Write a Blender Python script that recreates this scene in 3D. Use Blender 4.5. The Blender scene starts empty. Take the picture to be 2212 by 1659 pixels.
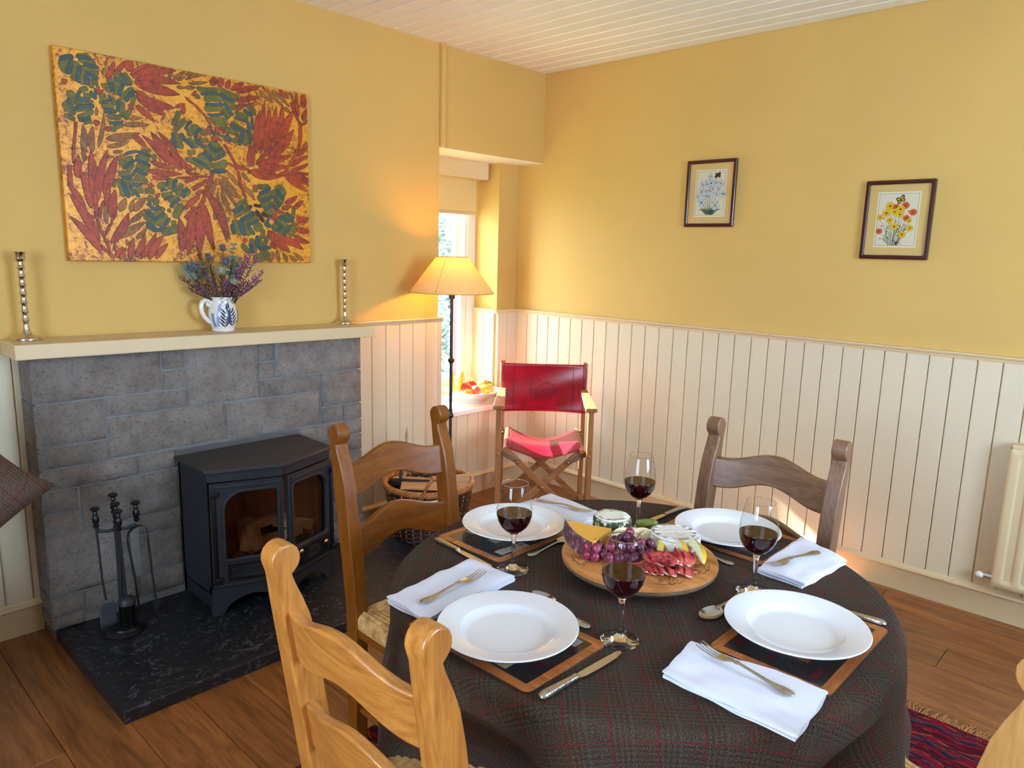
import bpy, bmesh, math, random
from math import sin, cos, pi, radians, sqrt, atan2, exp
from mathutils import Vector, Matrix, noise

random.seed(7)
SC = bpy.context.scene
COL = SC.collection

# ---------------------------------------------------------------- camera
CAM = (-3.5680, -3.1323, 1.4957)
YAW, PITCH, ROLL = 0.816675, 0.179112, 0.026313
fw = Vector((sin(YAW)*cos(PITCH), cos(YAW)*cos(PITCH), -sin(PITCH)))
rt0 = Vector((cos(YAW), -sin(YAW), 0.0))
up0 = rt0.cross(fw)
rt = rt0*cos(ROLL) + up0*sin(ROLL)
up = up0*cos(ROLL) - rt0*sin(ROLL)
cam_data = bpy.data.cameras.new('camera')
cam = bpy.data.objects.new('camera', cam_data)
COL.objects.link(cam)
cam.matrix_world = Matrix(((rt.x, up.x, -fw.x, CAM[0]), (rt.y, up.y, -fw.y, CAM[1]), (rt.z, up.z, -fw.z, CAM[2]), (0, 0, 0, 1)))
cam_data.sensor_width = 36.0
cam_data.lens = 36.0*1574.67/2212
cam_data.clip_start = 0.02
SC.camera = cam

# ---------------------------------------------------------------- world, sun, daylight at the windows, exposure
SC.view_settings.view_transform = 'Standard'
SC.view_settings.look = 'None'
SC.view_settings.exposure = -0.52
SC.view_settings.gamma = 1.0
SC.view_settings.use_curve_mapping = False
world = bpy.data.worlds.new('sky')
SC.world = world
world.use_nodes = True
bg = world.node_tree.nodes['Background']
bg.inputs[0].default_value = (0.66, 0.83, 1.0, 1)
bg.inputs[1].default_value = 28.0

def lamp(name, typ, loc, energy, color, direction=None, **kw):
    d = bpy.data.lights.new(name, typ)
    d.energy = energy
    d.color = color
    for k, v in kw.items():
        setattr(d, k, v)
    o = bpy.data.objects.new(name, d)
    o.location = loc
    if direction is not None:
        o.rotation_euler = Vector(direction).to_track_quat('-Z', 'Y').to_euler()
    COL.objects.link(o)
    return o

lamp('sun', 'SUN', (-1.5, 5.0, 4.0), 100.0, (1.0, 0.96, 0.90), (0.11, -0.83, -0.57), angle=0.012)
# sky light entering through the two windows behind the camera (in the wall openings built below)
lamp('daylight_side_window', 'AREA', (-5.08, -2.55, 1.55), 54.0, (0.36, 0.60, 1.0), (1, 0.15, -0.62), shape='RECTANGLE', size=1.15, size_y=1.30)
lamp('daylight_back_window', 'AREA', (-1.75, -4.78, 1.55), 86.0, (0.36, 0.60, 1.0), (-0.05, 1, -0.55), shape='RECTANGLE', size=1.15, size_y=1.30)
# guides sky light sampling through the alcove window (a portal: it gives no light itself)
portal = lamp('window_portal', 'AREA', (-0.49, 0.56, 1.12), 1.0, (1, 1, 1), (0, -1, 0), shape='RECTANGLE', size=0.66, size_y=1.2)
portal.data.cycles.is_portal = True
SC.cycles.use_denoising = True
SC.cycles.sample_clamp_indirect = 6.0
SC.cycles.max_bounces = 10
SC.cycles.diffuse_bounces = 6
SC.cycles.transparent_max_bounces = 16

# ---------------------------------------------------------------- helpers
def lin(c):
    return tuple(((x/255)/12.92 if x/255 <= 0.04045 else ((x/255+0.055)/1.055)**2.4) for x in c[:3]) + (1.0,)

class NT:
    def __init__(s, m):
        m.use_nodes = True
        s.t = m.node_tree
        s.bsdf = s.t.nodes.get('Principled BSDF')
        s.out = s.t.nodes.get('Material Output')
    def n(s, typ, **kw):
        nd = s.t.nodes.new(typ)
        for k, v in kw.items():
            if k.startswith('i_'):
                key = k[2:]
                key = int(key) if key.isdigit() else key.replace('_', ' ')
                s.set(nd.inputs[key], v)
            else:
                setattr(nd, k, v)
        return nd
    def set(s, sock, v):
        if hasattr(v, 'is_output') and v.is_output:
            s.t.links.new(v, sock)
        elif hasattr(v, 'outputs'):
            s.t.links.new(v.outputs[0], sock)
        else:
            sock.default_value = v
    def math(s, op, a, b=0.0, c=0.0):
        nd = s.t.nodes.new('ShaderNodeMath')
        nd.operation = op
        s.set(nd.inputs[0], a)
        s.set(nd.inputs[1], b)
        s.set(nd.inputs[2], c)
        return nd.outputs[0]
    def coords(s, kind='Object', scale=(1, 1, 1), rot=(0, 0, 0)):
        tc = s.t.nodes.new('ShaderNodeTexCoord')
        mp = s.t.nodes.new('ShaderNodeMapping')
        mp.inputs['Scale'].default_value = scale
        mp.inputs['Rotation'].default_value = rot
        s.t.links.new(tc.outputs[kind], mp.inputs[0])
        return mp.outputs[0]
    def noise(s, vec, scale, detail=4, rough=0.55, dist=0.0):
        return s.n('ShaderNodeTexNoise', i_Vector=vec, i_Scale=scale, i_Detail=detail, i_Roughness=rough, i_Distortion=dist).outputs[0]
    def ramp(s, fac, stops, interp='LINEAR'):
        nd = s.t.nodes.new('ShaderNodeValToRGB')
        s.set(nd.inputs[0], fac)
        cr = nd.color_ramp
        cr.interpolation = interp
        while len(cr.elements) < len(stops):
            cr.elements.new(0.5)
        for e, (p, c) in zip(cr.elements, stops):
            e.position = p
            e.color = c if len(c) == 4 else lin(c)
        return nd.outputs[0]
    def mix(s, fac, a, b, blend='MIX'):
        nd = s.t.nodes.new('ShaderNodeMix')
        nd.data_type = 'RGBA'
        nd.blend_type = blend
        s.set(nd.inputs[0], fac)
        s.set(nd.inputs[6], a)
        s.set(nd.inputs[7], b)
        return nd.outputs[2]
    def bump(s, h, strength=0.3, dist=0.005):
        nd = s.n('ShaderNodeBump', i_Height=h, i_Strength=strength, i_Distance=dist)
        s.t.links.new(nd.outputs[0], s.bsdf.inputs['Normal'])
    def p(s, **kw):
        for k, v in kw.items():
            s.set(s.bsdf.inputs[k.replace('_', ' ')], v)

def new_mat(name):
    m = bpy.data.materials.new(name)
    return m, NT(m)

def plain(name, c, rough=0.5, metal=0.0, var=0.0, scale=8.0, bump=0.0, bscale=60.0, bdist=0.002, **kw):
    """one colour with procedural mottling and relief"""
    m, t = new_mat(name)
    v = t.coords()
    col = lin(c)
    if var:
        n = t.noise(v, scale, 5)
        lo = tuple(x*(1-var) for x in col[:3]) + (1,)
        hi = tuple(min(1, x*(1+var)) for x in col[:3]) + (1,)
        t.p(Base_Color=t.ramp(n, [(0.3, lo), (0.7, hi)]))
    else:
        t.p(Base_Color=col)
    t.p(Roughness=rough, Metallic=metal)
    for k, x in kw.items():
        t.p(**{k: x})
    if bump:
        t.bump(t.noise(v, bscale, 4), bump, bdist)
    return m

def wood(name, dark, light, grain='z', rough=0.4, scale=1.0, knots=False, rnd=0.0, coat=0.0, contrast=(0.32, 0.68)):
    m, t = new_mat(name)
    k = {'x': (1.2, 14, 14), 'y': (14, 1.2, 14), 'z': (14, 14, 1.2)}[grain]
    k = tuple(a*scale for a in k)
    v = t.coords(scale=k)
    if rnd:
        oi = t.n('ShaderNodeObjectInfo')
        off = t.n('ShaderNodeVectorMath', operation='ADD')
        t.t.links.new(v, off.inputs[0])
        sc = t.n('ShaderNodeVectorMath', operation='SCALE')
        sc.inputs[0].default_value = (37.0, 91.0, 53.0)
        t.set(sc.inputs[3], oi.outputs['Random'])
        t.t.links.new(sc.outputs[0], off.inputs[1])
        v = off.outputs[0]
    n1 = t.noise(v, 1.0, 6, 0.6, 1.2)
    n2 = t.noise(v, 5.0, 3, 0.6, 0.4)
    f = t.math('ADD', t.math('MULTIPLY', n1, 0.7), t.math('MULTIPLY', n2, 0.3))
    c = t.ramp(f, [(contrast[0], dark), (contrast[1], light)])
    if knots:
        kv = t.coords(scale={'x': (1.5, 6, 6), 'y': (6, 1.5, 6), 'z': (6, 6, 1.5)}[grain])
        vo = t.n('ShaderNodeTexVoronoi', i_Vector=kv, i_Scale=0.9)
        kn = t.ramp(vo.outputs['Distance'], [(0.03, (255, 255, 255)), (0.12, (0, 0, 0))])
        c = t.mix(t.math('MULTIPLY', kn, 0.75), c, lin((38, 22, 12)))
    if rnd:
        hs = t.n('ShaderNodeHueSaturation')
        t.set(hs.inputs['Color'], c)
        t.set(hs.inputs['Value'], t.math('ADD', t.math('MULTIPLY', oi.outputs['Random'], rnd), 1-rnd/2))
        c = hs.outputs[0]
    t.p(Base_Color=c, Roughness=t.math('ADD', t.math('MULTIPLY', n2, 0.15), rough-0.07))
    if coat:
        t.p(Coat_Weight=coat, Coat_Roughness=0.15)
    t.bump(n2, 0.12, 0.001)
    return m

class MB:
    """collects shapes, then links them as ONE mesh object"""
    def __init__(s):
        s.v, s.f, s.m, s.uv = [], [], [], None
    def add(s, vs, fs, mi=0, M=None):
        o = len(s.v)
        if M is not None:
            vs = [M @ Vector(a) for a in vs]
        s.v.extend([tuple(a) for a in vs])
        s.f.extend([tuple(i+o for i in f) for f in fs])
        s.m.extend([mi]*len(fs))
        return s
    def box(s, x0, x1, y0, y1, z0, z1, mi=0, M=None):
        vs = [(x, y, z) for z in (z0, z1) for y in (y0, y1) for x in (x0, x1)]
        return s.add(vs, [(0, 2, 3, 1), (4, 5, 7, 6), (0, 1, 5, 4), (2, 6, 7, 3), (0, 4, 6, 2), (1, 3, 7, 5)], mi, M)
    def prism(s, poly, a, b, axis='z', mi=0, M=None):
        """polygon (counter-clockwise) extruded from a to b; poly lies in xy (z), xz (y) or yz (x)"""
        n = len(poly)
        def P(u, w, h):
            return {'z': (u, w, h), 'y': (u, h, w), 'x': (h, u, w)}[axis]
        vs = [P(u, w, a) for u, w in poly] + [P(u, w, b) for u, w in poly]
        fs = [tuple(range(n))[::-1], tuple(range(n, 2*n))]
        fs += [(i, (i+1) % n, (i+1) % n + n, i+n) for i in range(n)]
        if axis == 'y':
            fs = [f[::-1] for f in fs]
        return s.add(vs, fs, mi, M)
    def ring(s, outer, inner, a, b, axis='z', mi=0, M=None):
        """a plate between two outlines with the same number of points, from a to b"""
        n = len(outer)
        def P(u, w, h):
            return {'z': (u, w, h), 'y': (u, h, w), 'x': (h, u, w)}[axis]
        vs = [P(u, w, h) for h in (a, b) for pts in (outer, inner) for u, w in pts]
        fs = []
        for i in range(n):
            j = (i+1) % n
            fs += [(i, i+n, j+n, j), (i+2*n, j+2*n, j+3*n, i+3*n), (i, j, j+2*n, i+2*n), (i+n, i+3*n, j+3*n, j+n)]
        return s.add(vs, fs, mi, M)
    def lathe(s, prof, n=32, mi=0, M=None, a0=0.0, a1=2*pi):
        vs, fs = [], []
        full = abs(a1-a0-2*pi) < 1e-6
        cnt = n if full else n+1
        k = len(prof)
        for i in range(cnt):
            a = a0+(a1-a0)*i/n
            for r, z in prof:
                vs.append((r*cos(a), r*sin(a), z))
        for i in range(n):
            j = (i+1) % cnt
            for q in range(k-1):
                r0, r1 = prof[q][0], prof[q+1][0]
                A, B, C, D = i*k+q, j*k+q, j*k+q+1, i*k+q+1
                if r0 < 1e-7:
                    fs.append((A, C, D))
                elif r1 < 1e-7:
                    fs.append((A, B, D))
                else:
                    fs.append((A, B, C, D))
        return s.add(vs, fs, mi, M)
    def tube(s, pts, r, n=8, mi=0, M=None, closed=False, caps=True):
        pts = [Vector(p) for p in pts]
        k = len(pts)
        rs = list(r) if hasattr(r, '__len__') else [r]*k
        vs, fs = [], []
        up = None
        for i, p in enumerate(pts):
            if closed:
                d = pts[(i+1) % k]-pts[i-1]
            else:
                d = pts[min(i+1, k-1)]-pts[max(i-1, 0)]
            if d.length < 1e-9:
                d = Vector((0, 0, 1))
            d.normalize()
            if up is None:
                up = d.orthogonal().normalized()
            else:
                up = up - d*up.dot(d)
                up = up.normalized() if up.length > 1e-6 else d.orthogonal().normalized()
            w = d.cross(up)
            for q in range(n):
                a = 2*pi*q/n
                vs.append(p + (up*cos(a)+w*sin(a))*rs[i])
        for i in range(k if closed else k-1):
            j = (i+1) % k
            for q in range(n):
                u = (q+1) % n
                fs.append((i*n+q, i*n+u, j*n+u, j*n+q))
        if caps and not closed:
            fs.append(tuple(range(n))[::-1])
            fs.append(tuple(range((k-1)*n, k*n)))
        return s.add(vs, fs, mi, M)
    def ribbon(s, secs, mi=0, M=None):
        """sections (x, z, half width, thickness[, y]) along x: a flat bar with softened edges"""
        vs, fs = [], []
        for t in secs:
            x, z, w, h = t[:4]
            y = t[4] if len(t) > 4 else 0.0
            for u, q in ((-1, 0), (-0.7, 0.5), (0.7, 0.5), (1, 0), (0.7, -0.5), (-0.7, -0.5)):
                vs.append((x, y+u*w, z+q*h))
        k = len(secs)
        for i in range(k-1):
            for q in range(6):
                u = (q+1) % 6
                fs.append((i*6+q, i*6+u, i*6+6+u, i*6+6+q))
        fs.append((0, 5, 4, 3, 2, 1))
        fs.append(tuple((k-1)*6+q for q in range(6)))
        return s.add(vs, fs, mi, M)
    def ell(s, c, r, nu=12, nv=8, mi=0, M=None):
        r = r if hasattr(r, '__len__') else (r, r, r)
        vs = [(c[0], c[1], c[2]-r[2])]
        for j in range(1, nv):
            b = -pi/2+pi*j/nv
            for i in range(nu):
                a = 2*pi*i/nu
                vs.append((c[0]+r[0]*cos(b)*cos(a), c[1]+r[1]*cos(b)*sin(a), c[2]+r[2]*sin(b)))
        vs.append((c[0], c[1], c[2]+r[2]))
        fs = [(0, 1+(i+1) % nu, 1+i) for i in range(nu)]
        for j in range(nv-2):
            for i in range(nu):
                k = (i+1) % nu
                fs.append((1+j*nu+i, 1+j*nu+k, 1+(j+1)*nu+k, 1+(j+1)*nu+i))
        L = len(vs)-1
        o = 1+(nv-2)*nu
        fs += [(o+i, o+(i+1) % nu, L) for i in range(nu)]
        return s.add(vs, fs, mi, M)
    def grid(s, fn, nu, nv, mi=0, M=None, wrap=False):
        vs = [fn(i/nu, j/nv) for j in range(nv+1) for i in range(nu if wrap else nu+1)]
        w = nu if wrap else nu+1
        fs = [(j*w+i, j*w+(i+1) % w, (j+1)*w+(i+1) % w, (j+1)*w+i) for j in range(nv) for i in range(nu)]
        return s.add(vs, fs, mi, M)
    def slab(s, fn, nu, nv, th, mi=0, M=None):
        """closed sheet: fn gives the top surface, its underside lies th lower"""
        w = nu+1
        top = [Vector(fn(i/nu, j/nv)) for j in range(nv+1) for i in range(w)]
        N = len(top)
        vs = top+[v-Vector((0, 0, th)) for v in top]
        fs = []
        for j in range(nv):
            for i in range(nu):
                a, b, c, d = j*w+i, j*w+i+1, (j+1)*w+i+1, (j+1)*w+i
                fs += [(a, b, c, d), (a+N, d+N, c+N, b+N)]
        edge = [i for i in range(w)]+[j*w+nu for j in range(1, nv+1)]+[nv*w+i for i in range(nu-1, -1, -1)]+[j*w for j in range(nv-1, 0, -1)]
        for q in range(len(edge)):
            a, b = edge[q], edge[(q+1) % len(edge)]
            fs.append((a, a+N, b+N, b))
        return s.add(vs, fs, mi, M)
    def mesh(s, name, mats, smooth=40, fix=False):
        me = bpy.data.meshes.new(name)
        me.from_pydata(s.v, [], s.f)
        for m in (mats if isinstance(mats, (list, tuple)) else [mats]):
            me.materials.append(m)
        if any(s.m):
            me.polygons.foreach_set('material_index', s.m)
        if fix:
            bm = bmesh.new()
            bm.from_mesh(me)
            bmesh.ops.recalc_face_normals(bm, faces=bm.faces)
            bm.to_mesh(me)
            bm.free()
        if smooth:
            me.polygons.foreach_set('use_smooth', [True]*len(me.polygons))
            if smooth < 180:
                me.set_sharp_from_angle(angle=radians(smooth))
        me.update()
        return me
    def build(s, name, mats, parent=None, smooth=40, bevel=0.0, seg=2, fix=True, loc=None, rot=None, label=None, cat=None, group=None, kind=None, subsurf=0):
        o = bpy.data.objects.new(name, s.mesh(name, mats, smooth, fix))
        return place(o, parent, bevel, seg, loc, rot, label, cat, group, kind, subsurf)

def place(o, parent=None, bevel=0.0, seg=2, loc=None, rot=None, label=None, cat=None, group=None, kind=None, subsurf=0):
    COL.objects.link(o)
    if parent is not None:
        o.parent = parent
    if loc is not None:
        o.location = loc
    if rot is not None:
        o.rotation_euler = rot
    if bevel:
        b = o.modifiers.new('bevel', 'BEVEL')
        b.width = bevel
        b.segments = seg
        b.limit_method = 'ANGLE'
        b.angle_limit = radians(35)
        b.harden_normals = False
    if subsurf:
        u = o.modifiers.new('subsurf', 'SUBSURF')
        u.levels = u.render_levels = subsurf
    tag(o, label, cat, group, kind)
    return o

def tag(o, label=None, cat=None, group=None, kind=None):
    for k, v in (('label', label), ('category', cat), ('group', group), ('kind', kind)):
        if v:
            o[k] = v
    return o

def thing(name, label, cat, loc=(0, 0, 0), rz=0.0, group=None, rot=None):
    o = bpy.data.objects.new(name, None)
    o.empty_display_size = 0.05
    COL.objects.link(o)
    o.location = loc
    o.rotation_euler = rot if rot else (0, 0, rz)
    return tag(o, label, cat, group)

def inst(name, mesh, parent=None, loc=(0, 0, 0), rot=(0, 0, 0), scale=None, bevel=0.0, **kw):
    o = bpy.data.objects.new(name, mesh)
    place(o, parent, bevel, 2, loc, rot, **kw)
    if scale is not None:
        o.scale = scale
    return o

def copy_tree(o, parent=None):
    c = o.copy()
    COL.objects.link(c)
    c.parent = parent
    for ch in list(o.children):
        copy_tree(ch, c)
    return c

def vn(x, y, z, s=1.0):
    return noise.noise(Vector((x*s, y*s, z*s)))

def bez(pts, n=24):
    """smooth path through points (Catmull-Rom)"""
    P = [Vector(p) for p in pts]
    P = [P[0]*2-P[1]]+P+[P[-1]*2-P[-2]]
    out = []
    seg = len(P)-3
    for i in range(n+1):
        u = i/n*seg
        k = min(int(u), seg-1)
        t = u-k
        a, b, c, d = P[k:k+4]
        out.append(0.5*((2*b)+(c-a)*t+(2*a-5*b+4*c-d)*t*t+(3*b-a-3*c+d)*t**3))
    return out

def RZ(a):
    return Matrix.Rotation(a, 4, 'Z')

def TR(x, y, z):
    return Matrix.Translation((x, y, z))
# painted leaves: base x z, tip x z, width (mm)
PAINT = {
 "R": "173 675 203 740 19;205 703 241 750 15;251 716 266 764 33;260 703 362 766 33;267 697 433 750 32;276 686 447 704 32;273 679 442 662 41;279 619 420 608 38;278 648 384 575 42;272 593 337 545 22;253 482 303 443 22;377 394 288 486 25;389 422 321 503 31;416 438 350 507 20;58 504 41 396 9;136 636 146 640 11;135 619 159 630 13;22 642 39 642 14;118 507 139 515 20;158 489 178 499 18;423 611 461 630 14;448 589 458 624 15;246 594 262 577 14;574 720 590 759 25;606 720 622 762 26;637 720 653 755 21;660 718 718 758 23;684 712 788 751 23;682 676 781 711 21;678 640 724 669 20;748 657 745 678 18;464 657 504 632 9;501 635 543 597 9;541 599 564 560 9;618 491 665 414 11;662 420 703 396 11;632 416 722 399 11;729 412 738 506 27;744 414 761 525 18;762 472 784 651 33;781 474 808 693 30;800 476 829 675 33;823 499 865 680 30;850 530 894 696 30;849 502 947 678 41;757 424 872 527 17;818 458 947 595 42;766 422 934 482 31;772 411 912 433 31;725 392 877 383 23;556 524 552 556 17;581 551 603 538 24;567 512 601 508 19;938 711 982 622 14;979 628 968 504 17;968 510 895 405 13;973 656 966 758 20;1001 695 1003 759 27;989 647 1029 699 20;989 620 1027 652 11;964 483 1024 537 20;932 432 1023 489 20;935 418 1022 456 17;928 414 1021 408 15;908 401 1020 384 24;880 758 925 723 17;492 667 509 688 10;22 274 25 349 16;50 306 58 387 25;89 198 59 337 32;66 171 16 288 27;99 239 101 407 33;108 219 160 418 28;137 252 190 396 33;104 167 103 255 12;113 163 135 226 12;138 208 157 295 19;162 160 177 271 32;131 98 156 144 7;155 141 165 176 7;152 72 220 187 32;107 74 18 246 33;112 37 14 163 31;111 90 85 141 8;106 160 128 85 10;127 90 142 35 11;137 40 155 11 12;71 173 108 155 9;139 32 114 61 11;162 38 165 89 7;163 17 191 55 15;178 11 201 52 12;214 12 232 91 20;235 18 275 106 23;256 15 318 113 26;285 10 347 105 29;312 13 362 73 21;321 389 409 374 19;303 353 433 354 24;320 330 380 333 13;413 338 466 346 9;435 373 324 442 26;452 375 388 442 24;467 363 421 432 18;443 324 466 329 11;434 213 461 239 11;417 43 413 178 37;440 52 448 151 26;297 296 323 298 13;326 255 341 270 13;43 410 39 355 9;562 367 532 305 13;536 311 509 246 14;512 252 492 214 14;474 297 540 339 16;487 276 526 296 14;441 217 504 274 21;439 177 484 225 16;478 213 442 30 43;502 226 489 28 41;515 244 553 55 37;532 296 613 86 34;447 329 502 347 16;449 365 499 350 9;475 370 450 395 18;499 347 549 351 8;727 391 866 380 30;867 392 915 402 18;897 391 1006 329 34;908 389 1021 356 26;943 405 1022 378 23;676 386 707 277 11;893 268 955 304 24;875 242 925 258 21;939 246 986 284 22;840 225 882 227 18;822 200 860 202 28;948 197 1013 206 25;947 155 1019 145 29;935 114 1014 94 26;864 115 980 61 33;803 140 911 47 44;815 88 838 61 20;741 327 764 329 18;683 94 705 95 21",
 "G": "48 669 30 720 37;61 649 75 716 27;89 640 94 705 21;79 737 117 747 17;82 724 138 723 16;107 699 146 685 20;118 633 122 666 15;137 645 132 668 14;79 615 106 629 17;91 603 118 605 16;58 565 46 611 30;60 570 121 586 13;63 547 122 568 11;65 521 119 553 17;56 513 22 524 15;55 529 23 568 25;84 503 112 514 13;155 646 181 655 15;168 632 187 640 15;175 671 223 653 28;198 625 225 649 19;202 693 248 667 24;234 705 260 667 24;218 609 266 656 17;258 591 272 632 14;187 611 198 586 18;222 602 223 544 21;230 538 252 578 15;169 541 214 543 19;150 574 192 581 16;146 607 170 596 18;141 613 165 617 11;177 489 219 517 15;406 540 436 598 19;413 520 458 570 19;418 513 441 456 23;399 459 400 487 10;512 699 602 709 18;608 710 689 688 23;541 662 621 675 28;624 680 675 643 28;542 623 619 637 26;625 635 647 603 16;563 591 637 578 39;671 629 730 610 23;652 585 725 549 24;713 564 714 497 24;624 554 682 543 23;654 509 697 528 21;739 511 741 578 12;727 670 762 631 29;467 510 513 550 29;464 494 503 467 23;518 530 545 528 19;513 495 550 502 15;555 489 600 478 31;534 473 575 440 24;578 441 620 464 21;507 438 562 393 33;567 394 627 421 31;461 444 494 445 16;451 417 524 384 17;516 658 511 675 20;201 369 248 397 24;259 398 311 401 26;227 345 247 376 21;260 370 309 364 27;194 332 232 338 23;255 332 269 312 20;266 344 295 304 25;217 300 259 311 18;222 298 239 254 19;190 316 206 247 18;173 281 175 315 10;249 276 280 276 24;285 276 322 277 21;337 294 367 310 23;383 289 385 333 24;412 267 431 315 21;348 262 393 271 19;372 247 411 256 27;431 260 464 293 16;396 177 427 234 29;298 234 310 259 23;322 222 329 250 21;289 204 311 178 23;314 178 356 214 21;279 185 314 146 26;320 146 366 187 23;282 139 318 121 17;340 116 416 139 33;381 154 400 160 16;324 400 331 419 15;281 430 318 431 10;375 198 376 212 14;761 332 817 336 21;762 275 830 313 27;774 246 825 273 24;837 322 879 261 28;851 339 894 299 38;839 277 858 241 21;789 216 833 225 24;657 238 709 268 20;649 197 727 237 23;689 172 752 205 32;648 179 678 121 36;692 163 716 119 26;737 153 780 158 39;824 157 866 161 37;843 191 901 166 26;874 212 923 195 26;854 133 904 154 25;913 123 937 183 27;930 202 935 255 17;778 106 783 146 20;762 115 774 69 17;784 72 809 122 19;722 104 739 41 23;679 79 716 40 23;732 10 807 45 40;740 312 763 314 15;699 247 715 251 12",
 "B": "41 668 58 726 14;21 714 65 732 14;76 644 87 702 12;103 640 113 688 13;119 680 143 668 13;97 710 148 709 12;76 734 125 737 11;79 615 68 585 10;68 590 110 589 14;58 544 37 582 12;59 556 123 572 11;69 510 108 527 11;131 595 115 621 10;131 597 131 633 7;142 585 184 601 9;182 601 178 617 10;191 631 188 662 12;212 622 231 664 11;202 683 233 665 11;234 604 271 649 13;205 563 211 608 11;156 556 198 562 16;172 517 220 526 12;255 666 222 703 11;407 514 420 454 11;439 513 455 486 17;528 678 610 691 11;610 691 676 675 14;545 642 626 654 10;626 657 662 614 14;552 603 618 615 9;618 618 640 597 11;711 645 749 624 15;670 607 730 596 11;730 596 736 508 11;648 574 704 554 15;704 554 686 494 14;749 618 750 568 12;492 513 521 543 12;494 508 526 470 15;455 490 487 463 18;457 530 484 567 10;552 486 585 455 12;582 457 609 477 10;528 451 563 420 18;566 423 622 454 13;482 422 547 384 12;555 373 625 383 11;561 557 571 529 12;568 531 631 520 10;625 525 651 512 18;574 529 584 495 7;221 407 265 423 10;265 423 317 412 10;213 355 253 387 10;256 390 312 375 10;203 317 242 328 11;242 331 259 354 11;259 354 297 339 13;205 312 224 245 14;229 288 276 300 10;231 285 263 251 11;401 280 410 333 14;370 302 374 324 9;347 281 371 286 8;435 268 453 300 13;358 246 389 262 8;381 218 422 254 13;293 229 315 203 14;315 206 340 218 13;283 198 316 165 11;316 165 358 194 10;283 152 326 121 14;326 121 376 173 13;769 299 824 331 15;774 264 836 295 15;836 295 869 251 16;790 234 831 255 15;831 255 854 229 14;854 327 887 283 17;650 214 692 244 17;677 180 740 219 18;671 180 693 115 20;708 164 762 187 13;711 161 739 123 15;638 161 646 120 16;864 208 915 186 15;896 225 933 196 14;839 185 879 159 13;848 142 879 159 12;882 118 918 170 15;791 177 818 159 20;797 159 819 209 10;752 117 760 59 17;760 56 814 67 15;718 86 729 40 17;553 373 626 383 10",
 "N": "74 399 81 498 24;107 405 115 495 24;128 425 155 549 15;129 538 131 567 10;245 540 292 551 12;224 515 315 527 19;158 457 281 493 28;159 428 239 458 16;403 716 418 759 14;424 718 470 756 14;437 715 469 736 9;433 689 466 692 12;173 711 158 689 12;469 742 510 763 14;468 724 574 761 12;481 711 558 730 12;466 693 507 700 15;788 734 852 695 16;810 744 891 690 19;845 747 927 689 19;904 683 933 667 16;932 753 951 702 14;909 749 925 729 17;993 639 1028 670 14;187 193 213 242 27;228 190 241 239 17;241 196 289 250 25;223 152 283 206 20;201 127 237 169 12;183 92 280 155 28;242 91 281 128 18;207 63 206 85 10;137 143 139 216 15;77 367 76 414 14;179 410 214 419 12;192 384 216 407 16;156 390 180 395 7;542 266 579 346 23;562 178 580 294 24;598 298 634 199 22;590 249 626 95 25;591 347 654 247 26;604 362 687 270 29;632 376 683 322 19;692 382 729 347 16;699 324 748 271 20;542 314 565 358 14;623 172 624 190 12;805 11 827 48 29;853 5 845 55 21;896 5 876 43 21;946 9 907 34 20;979 12 929 47 17",
 "K": "741 250 774 246 12;750 226 785 179 17;779 219 806 205 16;727 237 725 248 12",
}
# ---------------------------------------------------------------- materials
def plaster(name, c, rough=0.75):
    m, t = new_mat(name)
    v = t.coords()
    n = t.noise(v, 1.6, 3)
    col = lin(c)
    t.p(Base_Color=t.ramp(n, [(0.3, tuple(x*0.95 for x in col[:3])+(1,)), (0.7, tuple(min(1, x*1.04) for x in col[:3])+(1,))]), Roughness=rough)
    h = t.math('ADD', t.math('MULTIPLY', t.noise(v, 5.5, 3), 1.0), t.math('MULTIPLY', t.noise(v, 45, 3), 0.06))
    t.bump(h, 0.35, 0.012)
    return m

M_WALL = plaster('wall_paint_straw', (206, 168, 92))
M_CREAM = plain('cream_paint', (214, 190, 148), 0.45, var=0.03, scale=3, bump=0.15, bscale=18, bdist=0.002)
M_GAP = plain('shadow_gap_paint', (196, 172, 130), 0.7)

def painted_board(name, c, axis):
    m, t = new_mat(name)
    v = t.coords(scale={'z': (60, 60, 2.5), 'y': (60, 2.5, 60), 'x': (2.5, 60, 60)}[axis])
    oi = t.n('ShaderNodeObjectInfo')
    hs = t.n('ShaderNodeHueSaturation')
    hs.inputs['Color'].default_value = lin(c)
    t.set(hs.inputs['Value'], t.math('ADD', t.math('MULTIPLY', oi.outputs['Random'], 0.05), 0.975))
    t.p(Base_Color=hs.outputs[0], Roughness=0.42)
    t.bump(t.noise(v, 1.0, 4), 0.25, 0.0015)
    return m

M_BOARD = painted_board('panelling_paint', (216, 200, 168), 'z')
M_CEIL = painted_board('ceiling_paint', (238, 242, 236), 'y')
M_WHITE = plain('white_gloss_paint', (243, 240, 230), 0.35)
M_RED_PAINT = plain('red_outdoor_paint', (150, 22, 34), 0.5)
M_FLOOR = wood('oak_floor', (84, 45, 17), (160, 100, 50), 'y', 0.36, 2.2, knots=True, rnd=0.30)
M_SUB = plain('floor_joint', (46, 26, 14), 0.9)

def slate():
    m, t = new_mat('slate_black')
    v = t.coords()
    n = t.noise(v, 16, 6, 0.7, 2.5)
    n2 = t.noise(v, 5, 4)
    edge = t.ramp(n, [(0.585, (26, 26, 30)), (0.61, (120, 120, 128)), (0.635, (28, 28, 32))])
    t.p(Base_Color=t.mix(t.math('MULTIPLY', n2, 0.35), edge, lin((30, 30, 35))), Roughness=0.42)
    t.bump(t.noise(v, 22, 6, 0.65, 1.5), 0.35, 0.004)
    return m
M_SLATE = slate()

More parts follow.
